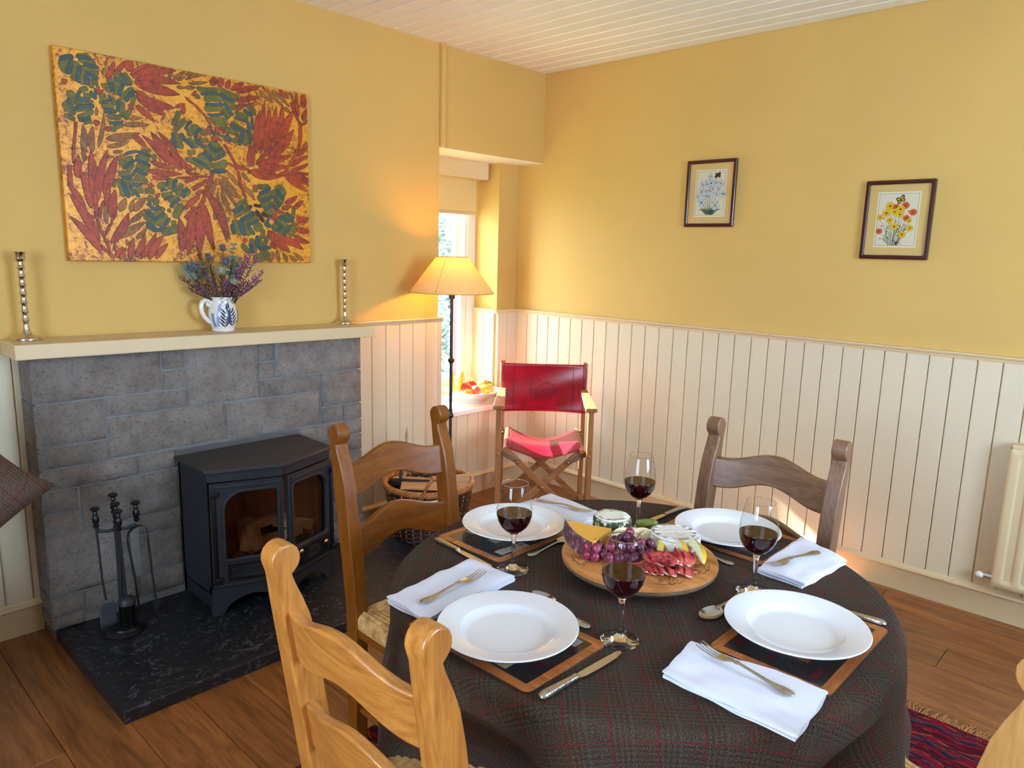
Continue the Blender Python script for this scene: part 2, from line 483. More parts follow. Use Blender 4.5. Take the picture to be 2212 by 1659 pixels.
def stone():
    m, t = new_mat('rough_sandstone')
    oi = t.n('ShaderNodeObjectInfo')
    v = t.coords()
    n1 = t.noise(v, 9, 6, 0.65)
    n2 = t.noise(v, 60, 5, 0.7)
    c = t.ramp(n1, [(0.28, (156, 144, 136)), (0.5, (196, 185, 176)), (0.72, (220, 210, 202))])
    pit = t.ramp(t.noise(v, 85, 5, 0.75, 0.4), [(0.36, (255, 255, 255)), (0.47, (0, 0, 0))])
    c = t.mix(t.math('MULTIPLY', pit, 0.55), c, lin((104, 92, 84)))
    rust = t.ramp(t.noise(v, 38, 4, 0.7), [(0.60, (0, 0, 0)), (0.70, (255, 255, 255))])
    c = t.mix(t.math('MULTIPLY', rust, 0.5), c, lin((158, 104, 66)))
    pale = t.ramp(n2, [(0.62, (0, 0, 0)), (0.72, (255, 255, 255))])
    c = t.mix(t.math('MULTIPLY', pale, 0.45), c, lin((205, 198, 190)))
    hs = t.n('ShaderNodeHueSaturation')
    t.set(hs.inputs['Color'], c)
    t.set(hs.inputs['Value'], t.math('ADD', t.math('MULTIPLY', oi.outputs['Random'], 0.22), 0.89))
    t.p(Base_Color=hs.outputs[0], Roughness=0.85)
    h = t.math('ADD', t.noise(v, 42, 8, 0.8, 0.3), t.math('MULTIPLY', t.noise(v, 95, 5, 0.75), 0.7))
    t.bump(h, 1.0, 0.04)
    return m
M_STONE = stone()
M_MORTAR = plain('grey_mortar', (126, 124, 124), 0.9, var=0.08, scale=20, bump=0.4, bscale=90, bdist=0.003)
M_IRON = plain('matt_black_iron', (33, 34, 40), 0.5, 0.0, var=0.08, scale=6, bump=0.12, bscale=160, bdist=0.0006)
M_IRON_SHINY = plain('black_enamelled_iron', (22, 22, 26), 0.32, 0.3)
M_IRON_TOP = plain('stove_top_iron', (44, 41, 42), 0.55, 0.0, var=0.15, scale=9)
M_STEEL = plain('polished_nickel', (214, 208, 196), 0.16, 1.0)
M_SILVER = plain('cutlery_silver', (205, 206, 210), 0.2, 1.0, bump=0.0)
M_SILVER_ORN = plain('ornate_silver', (196, 194, 190), 0.26, 1.0, bump=0.6, bscale=260, bdist=0.0012)
M_BRASS = plain('brass', (222, 170, 70), 0.22, 1.0)
M_CHROME = plain('chrome', (225, 225, 228), 0.1, 1.0)

def chairwood(tag_, dark, light, rough=0.34):
    return {a: wood('chair_wood_'+tag_+'_'+a, dark, light, a, rough, 3.2, coat=0.12) for a in ('x', 'y', 'z')}
W_HONEY = chairwood('honey', (142, 82, 26), (200, 134, 60))
W_GOLD = chairwood('golden', (96, 48, 8), (138, 78, 18))
W_DARK = chairwood('dark', (92, 60, 40), (142, 104, 78))
W_PALE = chairwood('pale', (178, 122, 62), (214, 164, 98))
W_TEAK = {a: wood('teak_'+a, (124, 72, 34), (172, 112, 60), a, 0.4, 2.0) for a in ('x', 'y', 'z')}

def rush():
    m, t = new_mat('woven_rush')
    v = t.coords(scale=(1, 1, 1))
    n = t.noise(v, 34, 3, 0.6)
    t.p(Base_Color=t.ramp(n, [(0.3, (140, 100, 52)), (0.5, (184, 138, 80)), (0.7, (208, 168, 108))]), Roughness=0.7)
    t.bump(t.noise(v, 200, 3), 0.3, 0.001)
    return m
M_RUSH = rush()

def tweed(name, use_uv=True, dark=(16, 12, 11), light=(108, 92, 80)):
    """woven brown tweed with fine red and teal windowpane lines; cloth coordinates in metres"""
    m, t = new_mat(name)
    tc = t.n('ShaderNodeTexCoord')
    sep = t.n('ShaderNodeSeparateXYZ')
    t.t.links.new(tc.outputs['UV' if use_uv else 'Object'], sep.inputs[0])
    u, w = sep.outputs[0], sep.outputs[1 if use_uv else 2]
    def wave(x, per):
        return t.math('SINE', t.math('MULTIPLY', x, 2*pi/per))
    a = wave(u, 0.0036)
    b = wave(w, 0.0030)
    tw = t.math('MULTIPLY', a, b)
    fleck = t.n('ShaderNodeTexNoise', i_Scale=1.0, i_Detail=2.0)
    mp = t.n('ShaderNodeMapping')
    mp.inputs['Scale'].default_value = (420, 420, 420)
    t.t.links.new(tc.outputs['UV' if use_uv else 'Object'], mp.inputs[0])
    t.t.links.new(mp.outputs[0], fleck.inputs['Vector'])
    f = t.math('ADD', t.math('MULTIPLY', tw, 0.30), fleck.outputs[0])
    # glen check: alternate bands of fine darker stripes both ways
    def bands(x, per, lo):
        return t.math('GREATER_THAN', wave(x, per), lo)
    gu = t.math('MULTIPLY', bands(u, 0.0756, 0.1), wave(u, 0.0095))
    gw = t.math('MULTIPLY', bands(w, 0.0756, 0.1), wave(w, 0.0095))
    f = t.math('ADD', f, t.math('MULTIPLY', t.math('ADD', gu, gw), 0.045))
    c = t.ramp(f, [(0.22, dark), (0.50, tuple((p+q)//2-10 for p, q in zip(dark, light))), (0.86, light)])
    oc = t.ramp(t.noise(t.coords('UV' if use_uv else 'Object'), 9, 3), [(0.4, (0, 0, 0)), (0.7, (255, 255, 255))])
    c = t.mix(t.math('MULTIPLY', oc, 0.22), c, lin((92, 56, 30)))
    def line(x, per, off, wd):
        fr = t.math('FRACT', t.math('ADD', t.math('DIVIDE', x, per), off))
        return t.math('LESS_THAN', t.math('ABSOLUTE', t.math('SUBTRACT', fr, 0.5)), wd/per/2)
    dash = t.math('GREATER_THAN', t.math('ADD', fleck.outputs[0], t.math('MULTIPLY', tw, 0.2)), 0.40)
    for x in (u, w):
        c = t.mix(t.math('MULTIPLY', t.math('MULTIPLY', line(x, 0.0756, 0.0, 0.0020), dash), 0.8), c, lin((120, 18, 40)))
        c = t.mix(t.math('MULTIPLY', t.math('MULTIPLY', line(x, 0.0756, 0.5, 0.0017), dash), 0.42), c, lin((44, 88, 84)))
    t.p(Base_Color=c, Roughness=0.95, Specular_IOR_Level=0.1)
    t.bump(f, 0.5, 0.0012)
    return m
M_TWEED = tweed('brown_tweed_check')
M_TWEED_OBJ = tweed('brown_tweed_check_cushion', False, (36, 29, 29), (150, 128, 114))

M_LINEN = plain('white_linen', (228, 228, 238), 0.85, bump=0.25, bscale=350, bdist=0.0006, Sheen_Weight=0.1)
M_PORC = plain('white_porcelain', (238, 238, 238), 0.12, Coat_Weight=0.6, Coat_Roughness=0.04)
M_CLAY = plain('glazed_white_stoneware', (232, 226, 218), 0.14, var=0.03, scale=14, Coat_Weight=0.6, Coat_Roughness=0.06)

def glass_thin(name, tint=(255, 255, 255), base=0.04, rough=0.0):
    """thin sheet of glass: clear straight through, mirror-like by Fresnel"""
    m, t = new_mat(name)
    t.t.nodes.remove(t.bsdf)
    tr = t.n('ShaderNodeBsdfTransparent')
    tr.inputs[0].default_value = lin(tint)
    gl = t.n('ShaderNodeBsdfGlossy')
    gl.inputs['Roughness'].default_value = rough
    lw = t.n('ShaderNodeLayerWeight', i_Blend=0.5)
    fr = t.n('ShaderNodeMath', operation='ADD')
    t.set(fr.inputs[0], t.math('MULTIPLY', t.math('POWER', lw.outputs['Facing'], 5.0), 0.9))
    fr.inputs[1].default_value = base
    mx = t.n('ShaderNodeMixShader')
    t.t.links.new(fr.outputs[0], mx.inputs[0])
    t.t.links.new(tr.outputs[0], mx.inputs[1])
    t.t.links.new(gl.outputs[0], mx.inputs[2])
    t.t.links.new(mx.outputs[0], t.out.inputs[0])
    return m
M_PANE = glass_thin('window_glass')
M_BOWLGLASS = glass_thin('wine_glass_bowl', (250, 252, 252))
M_STOVEGLASS = glass_thin('stove_glass', (226, 210, 194))
M_PICGLASS = glass_thin('picture_glass', (252, 252, 250))
M_GLASS = plain('solid_glass', (255, 255, 255), 0.0, Transmission_Weight=1.0, IOR=1.45)
M_WINE = plain('red_wine', (38, 2, 6), 0.02, Transmission_Weight=0.12, IOR=1.34)

def leather():
    m, t = new_mat('oxblood_leather')
    v = t.coords()
    n = t.noise(v, 6, 4, 0.6)
    t.p(Base_Color=t.ramp(n, [(0.3, (112, 4, 20)), (0.55, (146, 8, 32)), (0.75, (168, 22, 40))]), Roughness=0.3, Coat_Weight=0.4, Coat_Roughness=0.2)
    t.bump(t.noise(v, 180, 4), 0.25, 0.0008)
    return m
M_LEATHER = leather()
M_EMBOSS = plain('embossed_leather', (72, 2, 10), 0.5)

def canvas_gold():
    m, t = new_mat('gold_leaf_ground')
    v = t.coords()
    n1 = t.noise(v, 60, 6, 0.75, 0.6)
    n2 = t.noise(v, 7, 4, 0.6)
    f = t.math('ADD', n1, t.math('MULTIPLY', t.math('SUBTRACT', n2, 0.5), 0.55))
    c = t.ramp(f, [(0.40, (226, 158, 38)), (0.53, (206, 134, 26)), (0.60, (140, 72, 16)), (0.68, (104, 44, 12))])
    t.p(Base_Color=c, Roughness=0.42, Metallic=0.15)
    t.bump(n1, 0.15, 0.001)
    return m
M_CANVAS = canvas_gold()
def batik(name, a, b, sc=55):
    m, t = new_mat(name)
    v = t.coords()
    n = t.math('ADD', t.math('MULTIPLY', t.noise(v, sc, 5, 0.7), 0.6), t.math('MULTIPLY', t.noise(v, 9, 3), 0.4))
    t.p(Base_Color=t.ramp(n, [(0.36, a), (0.62, b)]), Roughness=0.5)
    return m
M_PRED = batik('painted_red', (108, 30, 8), (182, 66, 14))
M_PGREEN = batik('painted_olive', (66, 66, 16), (112, 104, 26))
M_PBLUE = batik('painted_teal', (34, 58, 60), (60, 86, 78))
M_PBROWN = batik('painted_umber', (98, 54, 14), (160, 102, 28))
M_PDARK = plain('painted_outline', (58, 34, 14), 0.6)

def wicker(name, a, b):
    m, t = new_mat(name)
    v = t.coords()
    n = t.noise(v, 40, 4, 0.6)
    t.p(Base_Color=t.ramp(n, [(0.3, a), (0.7, b)]), Roughness=0.4)
    return m
M_WICK = wicker('dark_willow', (26, 8, 9), (60, 20, 15))
M_WICK_L = wicker('tan_willow', (128, 64, 24), (196, 128, 66))
M_LOG = wood('split_log', (136, 96, 60), (206, 170, 128), 'x', 0.8, 1.5)
M_BARK = plain('bark', (58, 42, 32), 0.9, var=0.3, scale=30, bump=0.8, bscale=60, bdist=0.01)
M_MAROON = plain('maroon_lacquer', (58, 2, 12), 0.25, Coat_Weight=0.5, Coat_Roughness=0.1)
M_MOUNT = plain('buff_mount_card', (226, 190, 122), 0.8)
M_PAPER = plain('print_paper', (232, 224, 200), 0.8)
M_INK = plain('print_ink', (60, 40, 36), 0.8)
M_SHADE_NAME = 'lampshade_linen'
# ---------------------------------------------------------------- the room
X0, Y0, ZC = -5.10, -4.80, 2.574       # west wall, back wall, ceiling height; fireplace wall y = 0, picture wall x = 0
DADO = 1.126
S = 'structure'

# floor: base slab and oak planks running along y
fb = MB().box(X0-.2, .3, Y0-.2, .5, -.12, -.014)
floor = fb.build('floor', M_SUB, smooth=0, kind=S)
PW = 0.1868
rs = random.Random(3)
plank_meshes = {}
k = -1
xr = -0.434 + PW*3
while xr > X0:
    xl = max(xr-PW, X0)
    xr_ = min(xr, 0.0)
    y = Y0
    cuts = {(-0.434): [-2.588]}.get(round(xr, 3))
    while y < 0.04:
        L = rs.uniform(1.25, 2.05)
        if abs(xr-(-0.434)) < 1e-3:
            L = {0: -2.588-Y0, 1: 1.9, 2: 2.0}.get(int(y > -2.6)+int(y > -1.0), 2.0)
        if xr > -0.1 and xr < 0.0:
            L = -2.251-Y0 if y < -3 else 3.0
        y2 = min(y+L, 0.045)
        if 0.045-y2 < .3:
            y2 = 0.045
        b = MB()
        b.box(xl+.0008, xr_-.0008, y+.0008, y2-.0008, -.014, 0.0)
        b.build('plank', M_FLOOR, floor, smooth=0, bevel=.0016, seg=1)
        y = y2
    xr -= PW

# ceiling boards running along y
cb = MB().box(X0-.2, .3, Y0-.2, .6, ZC+.012, ZC+.1)
ceiling = cb.build('ceiling', M_GAP, smooth=0, kind=S)
CW = .0975
poly = [(0, .012), (.002, .003), (.006, 0), (CW-.008, 0), (CW-.004, .003), (CW-.002, .012)]
cm = MB().prism([(a, b) for a, b in poly], Y0, 0.0, 'y').mesh('ceiling_board', M_CEIL, 30, True)
x = -CW
while x > X0-CW:
    inst('ceiling_board', cm, ceiling, (max(x, X0-.02), 0, ZC))
    x -= CW

# fireplace wall with the window alcove at its right end
AX, HB, AY = -.858, 2.0455, .21         # alcove left edge, soffit height, back of alcove
b = MB()
b.box(X0-.2, AX, 0, .6, 0, ZC+.05)
b.box(AX, 0.0, 0, .6, HB, ZC+.05)
b.box(-.175, 0.0, AY, .6, .52, HB)
b.box(AX, 0.0, .052, .6, 0, .52)
wall_left = b.build('wall_left', M_WALL, smooth=0, kind=S)
MB().box(AX, 0.0, 0.004, .42, HB-.003, HB+.001).build('soffit', M_WHITE, wall_left, smooth=0, label='white underside of the bulkhead')  # thin panel, whiter than the wall, laid under the bulkhead
# picture wall
b = MB().box(0, .25, Y0-.2, .6, 0, ZC+.05)
wall_right = b.build('wall_right', M_WALL, smooth=0, kind=S)
# the two walls behind the camera, each with a window opening
def wall_with_window(name, axis, pos, lo, hi, w0, w1, z0, z1):
    b = MB()
    a, c = (pos-.25, pos)
    for (u0, u1, v0, v1) in ((lo, w0, 0, ZC), (w1, hi, 0, ZC), (w0, w1, 0, z0), (w0, w1, z1, ZC)):
        if axis == 'x':
            b.box(a, c, u0, u1, v0, v1)
        else:
            b.box(u0, u1, a, c, v0, v1)
    o = b.build(name, M_WALL, smooth=0, kind=S)
    f = MB()
    t = .045
    def bar(u0, u1, v0, v1):
        if axis == 'x':
            f.box(pos-.06, pos-.02, u0, u1, v0, v1)
        else:
            f.box(u0, u1, pos-.06, pos-.02, v0, v1)
    bar(w0, w0+t, z0, z1); bar(w1-t, w1, z0, z1); bar(w0, w1, z0, z0+t); bar(w0, w1, z1-t, z1)
    bar((w0+w1)/2-.03, (w0+w1)/2+.03, z0, z1); bar(w0, w1, (z0+z1)/2-.02, (z0+z1)/2+.02)
    return o, f
wf, f = wall_with_window('wall_side', 'x', X0+.0, Y0, 0.0, -3.15, -1.95, .88, 2.22)
w2 = f.build('window_2', M_WHITE, smooth=0, kind=S)
wb, f = wall_with_window('wall_back', 'y', Y0, X0, 0.0, -2.35, -1.15, .88, 2.22)
w3 = f.build('window_3', M_WHITE, smooth=0, kind=S)

# tongue-and-groove panelling
BW = .0915
def board_mesh(w, h, name='panel_board'):
    """front faces -y, origin at left bottom"""
    e, d = .0045, .0125
    poly = [(.0008, 0), (w-.0008, 0), (w-.0008, -d+.007), (w-e, -d), (e, -d), (.0008, -d+.007)]
    return MB().prism(poly[::-1], 0, h, 'z').mesh(name, M_BOARD, 20, True)
Z1, Z2 = .118, DADO-.026
full = board_mesh(BW, Z2-Z1)
def boards_x(parent, xa, xb, y, z1, z2, phase=0.0, mesh=None):
    x = xa
    first = True
    while x < xb-.004:
        w = min(BW, xb-x)
        if first and phase:
            w = phase
        first = False
        me = mesh if (mesh and abs(w-BW) < 1e-4) else board_mesh(w, z2-z1)
        inst('panel_board', me, parent, (x, y, z1))
        x += w
# left of the fireplace, right of it, below the sill, the strip beside the window
boards_x(wall_left, -3.60, -2.885, 0, Z1, Z2, .05, full)
boards_x(wall_left, -1.497, -.847, 0, Z1, Z2, .083, full)
boards_x(wall_left, -.855, 0.0, .052, Z1, .52, 0.0, board_mesh(BW, .52-Z1))
boards_x(wall_left, -.175, 0.0, AY, .56, Z2, .0875)
# end of the panelling at the alcove edge
MB().box(-.8475, -.8385, -.0125, .19, Z1, Z2).build('panel_end', M_BOARD, wall_left, smooth=0, bevel=.002)
# inside the window reveal on the right jamb
rv = board_mesh(.10, Z2-.56)
for i in range(2):
    inst('panel_board', rv, wall_left, (-.1755, AY+.012+.10*(i+1)-.10, .56), (0, 0, 0)).rotation_euler = (0, 0, -pi/2)
for o in [c for c in wall_left.children if abs(c.rotation_euler.z+pi/2) < 1e-3]:
    o.location.y += .10
# picture wall
y = AY
i = 0
ph = AY-.002
while y > -3.75:
    w = BW if i else .031
    me = full if i else board_mesh(.031, Z2-Z1)
    o = inst('panel_board', me, wall_right, (0, y, Z1))
    o.rotation_euler = (0, 0, -pi/2)
    y -= w
    i += 1
MB().box(-.0125, 0, Y0, y, Z1, Z2).build('panel_field', M_BOARD, wall_right, smooth=0)

# dado caps (moulded) and baseboards; profiles are (distance from wall, height)
capp = [(0, 0), (.014, 0), (.017, .008), (.017, .013), (.027, .016), (.030, .022), (.027, .027), (0, .028)]
basep = [(0, 0), (.021, 0), (.021, .094), (.023, .097), (.023, .101), (.027, .104), (.030, .111), (.028, .119), (.022, .123), (.017, .124), (.015, .129), (.012, .131), (0, .131)]
def run_x(name, prof, xa, xb, y, z, mat, **kw):
    return MB().prism([(y-d, z+h) for d, h in prof], xa, xb, 'x').build(name, mat, smooth=35, kind=S, **kw)
def run_y(name, prof, ya, yb, x, z, mat, **kw):
    return MB().prism([(x-d, z+h) for d, h in prof], ya, yb, 'y').build(name, mat, smooth=35, kind=S, **kw)
run_x('trim_1', capp, X0, -2.90, 0, DADO-.028, M_CREAM)
run_x('trim_2', capp, -1.46, -.836, 0, DADO-.028, M_CREAM)
run_x('trim_3', capp, -.178, 0, AY, DADO-.028, M_CREAM)
run_y('trim_4', capp, Y0, AY, 0, DADO-.028, M_CREAM)
run_y('trim_5', capp, AY-.02, .41, -.176, DADO-.028, M_CREAM)
run_x('baseboard_left', basep, X0, -2.886, 0, 0, M_CREAM)
run_x('baseboard_fireside', basep, -1.40, -.84, 0, 0, M_CREAM)
run_x('baseboard_window', basep, -.86, 0, .052, 0, M_CREAM)
run_y('baseboard_right', basep, Y0, .05, 0, 0, M_CREAM)
# boxed strip up the joint of the bulkhead
MB().box(-.862, -.832, -.024, 0, HB, ZC).build('trim_6', M_WALL, smooth=0, bevel=.003, kind=S)

# window 1 in the alcove: deep sill, frame, two sashes with panes, red outer lining
win = MB().box(-.858, -.175, .47, .50, .545, .60).box(-.858, -.175, .42, .50, 1.97, HB).box(-.858, -.835, .42, .50, .545, HB)
win.box(-.245, -.175, .42, .50, .545, HB).box(-.262, -.245, .43, .455, .545, HB)
window = win.build('window_1', M_WHITE, smooth=0, bevel=.003, kind=S)
MB().box(-.855, 0.0, .028, .215, .512, .546).box(-.858, -.175, .2, .47, .512, .546).build('window_sill', M_WHITE, window, smooth=30, bevel=.008, seg=3)
def sash(x0, x1, z0, z1, y, st, rb):
    o = MB().ring([(x0, z0), (x1, z0), (x1, z1), (x0, z1)], [(x0+st, z0+rb), (x1-st, z0+rb), (x1-st, z1-st), (x0+st, z1-st)], y-.018, y+.018, 'y').build('sash', M_WHITE, window, smooth=0, bevel=.003)
    MB().box(x0+st-.004, x1-st+.004, y-.002, y+.002, z0+rb-.004, z1-st+.004).build('pane', M_PANE, o, smooth=0)
    return o
sash(-.84, -.255, .60, 1.335, .445, .038, .06)
sash(-.84, -.262, 1.295, 1.97, .482, .045, .038)
MB().ring([(-.858, .545), (-.135, .545), (-.135, HB), (-.858, HB)], [(-.845, .60), (-.205, .60), (-.205, HB-.03), (-.845, HB-.03)], .56, .62, 'y').build('outer_lining', M_RED_PAINT, window, smooth=0)

# roller blind with its pelmet
bl = thing('roller_blind', 'cream roller blind half lowered over the small window, under a boxed pelmet', 'blind', (-.49, .36, 1.94))
MB().box(-.365, .296, .038, .041, -.205, .03).build('blind_fabric', plain('blind_cloth', (232, 204, 142), 0.8, bump=0.1, bscale=300), bl, smooth=0)
MB().box(-.365, .296, .033, .046, -.217, -.196).build('bottom_bar', M_CREAM, bl, smooth=30, bevel=.004)
MB().box(-.367, .268, -.10, -.082, 0, .104).box(.25, .268, -.082, .05, 0, .104).build('pelmet', M_CREAM, bl, smooth=0, bevel=.002)

# outside: lawn, clipped hedge of leaf sprays, low white wall
MB().box(-6, 8, .7, 14, -.5, -.42).build('ground', plain('grass_ground', (120, 140, 80), 0.9, var=0.2), kind=S, smooth=0)
def shrub(name, c, r, n, label, seed, leaf=.05, ca=(22, 50, 40), cb_=(72, 104, 88)):
    rs = random.Random(seed)
    t = thing(name, label, 'shrub', (c[0], c[1], -.42))
    fol = MB()
    for i in range(n):
        d = Vector((rs.gauss(0, 1), rs.gauss(0, 1), rs.gauss(0, 1))).normalized()*rs.uniform(.72, 1.0)
        p = Vector((d.x*r[0], d.y*r[1], c[2]+.42+d.z*r[2]))
        a = Vector((rs.gauss(0, 1), rs.gauss(0, 1), rs.gauss(0, 1))).normalized()
        q = a.orthogonal().normalized()
        s = leaf*rs.uniform(.7, 1.3)
        fol.add([p-a*s, p+q*s*.42, p+a*s, p-q*s*.42+a.cross(q)*s*.1], [(0, 1, 2), (0, 2, 3)])
    fm, nt = new_mat(name+'_leaf')
    nt.p(Base_Color=nt.ramp(nt.noise(nt.coords(), 3, 4), [(0.3, ca), (0.7, cb_)]), Roughness=0.5)
    fol.build('foliage', fm, t, smooth=0, fix=False, kind='stuff')
    st = MB()
    for i in range(5):
        a = 2*pi*i/5
        st.tube([(0, 0, 0), (cos(a)*r[0]*.3, sin(a)*r[1]*.3, .5), (cos(a)*r[0]*.6, sin(a)*r[1]*.6, c[2]+.3)], [.03, .02, .008], 6)
    st.build('stem', M_BARK, t)
shrub('garden_shrub', (1.72, 3.7, 1.0), (.85, .6, 1.6), 5200, 'blue-green evergreen shrub seen through the left of the small window', 4)
# ---------------------------------------------------------------- fireplace, mantel, hearth
fire = thing('fireplace', 'grey rough-faced stone fireplace surround with recessed mortar joints', 'fireplace', (-2.19, 0, 0))
FX = -2.19
MB().box(-2.882-FX, -1.505-FX, -.158, -.0135, 0, 1.075).build('mortar', M_MORTAR, fire, smooth=0)
blocks = """-2890 -2445 917 1072;-2437 -2352 1000 1072;-2437 -2352 917 992;-2343 -2038 838 1072;-2030 -1964 996 1072;-2030 -1964 915 988;-1955 -1498 915 1072
-2890 -2660 755 909;-2650 -2351 838 909;-2650 -2195 676 830;-2187 -1730 668 824;-2030 -1730 832 907;-1720 -1498 748 907;-1720 -1607 664 740;-1599 -1498 664 740
-2890 -2660 672 747;-2890 -2558 590 664;-2550 -2410 592 664;-1842 -1695 592 660;-1687 -1607 590 656;-1599 -1498 590 656
-1600 -1498 505 582;-1842 -1608 505 582;-1600 -1498 420 497;-1842 -1608 420 497;-2890 -2773 502 582;-2890 -2773 420 494;-2763 -2405 420 582
-2890 -2605 178 411;-2566 -2405 340 412;-2566 -2405 176 332;-2890 -2782 100 170;-2774 -2580 78 168;-2572 -2405 78 168;-2890 -2782 46 92
-1842 -1670 255 412;-1660 -1498 335 412;-1660 -1498 255 327;-1842 -1498 170 247;-1842 -1600 60 162;-1592 -1498 60 162"""
bi = 0
for row in blocks.replace('\n', ';').split(';'):
    x0, x1, z0, z1 = [int(a)/1000 for a in row.split()]
    bi += 1
    nx = max(5, min(24, int((x1-x0)/.019)))
    nz = max(4, min(12, int((z1-z0)/.018)))
    left = x0 < -2.88
    def fn(u, w):
        x, z = x0+(x1-x0)*u, z0+(z1-z0)*w
        e = min(u*(x1-x0), (1-u)*(x1-x0), w*(z1-z0), (1-w)*(z1-z0))
        j = .0022
        x += j*vn(x+bi, z, 1.3, 40) if 0 < u < 1 or not left else 0
        z += j*vn(x, z+bi, 7.3, 40)
        d = .012*min(1, e/.014)**.6 + (.009*vn(x, z, bi*3.1, 15)+.010*vn(x, z, bi, 42))*(1 if e > 1e-4 else .3)
        return (x-FX, -.163-d, z)
    b = MB()
    b.grid(fn, nx, nz)
    # sides going back into the wall
    w = nx+1
    edge = [i for i in range(w)]+[j*w+nx for j in range(1, nz+1)]+[nz*w+i for i in range(nx-1, -1, -1)]+[j*w for j in range(nz-1, 0, -1)]
    o = len(b.v)
    back = -.0135 if left else -.12
    for e in edge:
        b.v.append((b.v[e][0], back, b.v[e][2]))
    for q in range(len(edge)):
        q2 = (q+1) % len(edge)
        b.f.append((edge[q], o+q, o+q2, edge[q2]))
        b.m.append(0)
    b.build('stone_block', M_STONE, fire, smooth=50)
# smoothed mortar above the stove
MB().slab(lambda u, w: (-2.408+.555*u-FX, -.166-.002*vn(u*6, w*3, 0), .594+.07*w+.004*vn(u*9, 1, 2)), 10, 2, .0).build('mortar_patch', M_MORTAR, fire, fix=False)

m = MB().box(-.7475, .7475, -.215, 0, -.0265, .0265)
m.build('mantel_shelf', M_CREAM, None, smooth=30, bevel=.004, seg=3, loc=(-2.1925, 0, 1.1045), rot=(0, .0095, 0), label='cream painted mantel shelf lying along the top of the stone fireplace', cat='mantel')
def mz(x):
    return 1.131-(x+2.1925)*.0095

h = MB()
def hf(u, w):
    x, y = -2.882+1.48*u, -.857+.70*w
    return (x, y, .045+.0012*vn(x, y, 0, 9))
h.slab(hf, 24, 12, .0445)
h.build('hearth_slab', M_SLATE, None, smooth=30, bevel=.003, label='black slate hearth slab with pale streaks under the stove', cat='hearth')
HZ = .046

# ---------------------------------------------------------------- wood stove
ST = thing('wood_stove', 'black cast-iron wood stove with two angled glass doors on the slate hearth', 'stove', (-2.14, -.36, HZ))
def L(x, y):           # world xy to stove xy
    return (x+2.14, y+.36)
tp = [L(-2.425, -.185), L(-2.425, -.455), L(-2.405, -.478), L(-2.16, -.568), L(-2.13, -.568), L(-1.88, -.478), L(-1.86, -.455), L(-1.86, -.185)]
ZT = .60
MB().prism(tp, ZT-.016, ZT, 'z').build('top_plate', M_IRON_TOP, ST, smooth=30, bevel=.004)
MB().lathe([(0, .0015), (.085, .0015), (.086, .0), (.086, -.003)], 40).build('hotplate', plain('hotplate_iron', (38, 35, 36), 0.5), ST, loc=(-.01, .015, ZT), label='round boiling plate let into the stove top')
bo = [L(-2.412, -.195), L(-2.412, -.455), L(-2.145, -.552), L(-1.873, -.455), L(-1.873, -.195)]
ins = [L(-2.395, -.21), L(-2.395, -.44), L(-2.145, -.53), L(-1.89, -.44), L(-1.89, -.21)]
bd = MB()
# side panels, back, floor and lid of the firebox; the front is closed by the doors
for a, c in ((0, 1), (4, 3)):
    bd.prism([bo[a], bo[c], ins[c], ins[a]] if a == 0 else [bo[a], ins[a], ins[c], bo[c]], .085, ZT-.016, 'z')
bd.box(bo[0][0], bo[4][0], bo[0][1]-.015, bo[0][1], .02, ZT-.016)
bd.prism(ins, .13, .15, 'z').prism(ins, ZT-.05, ZT-.016, 'z')
bd.build('body', M_IRON, ST, smooth=20)
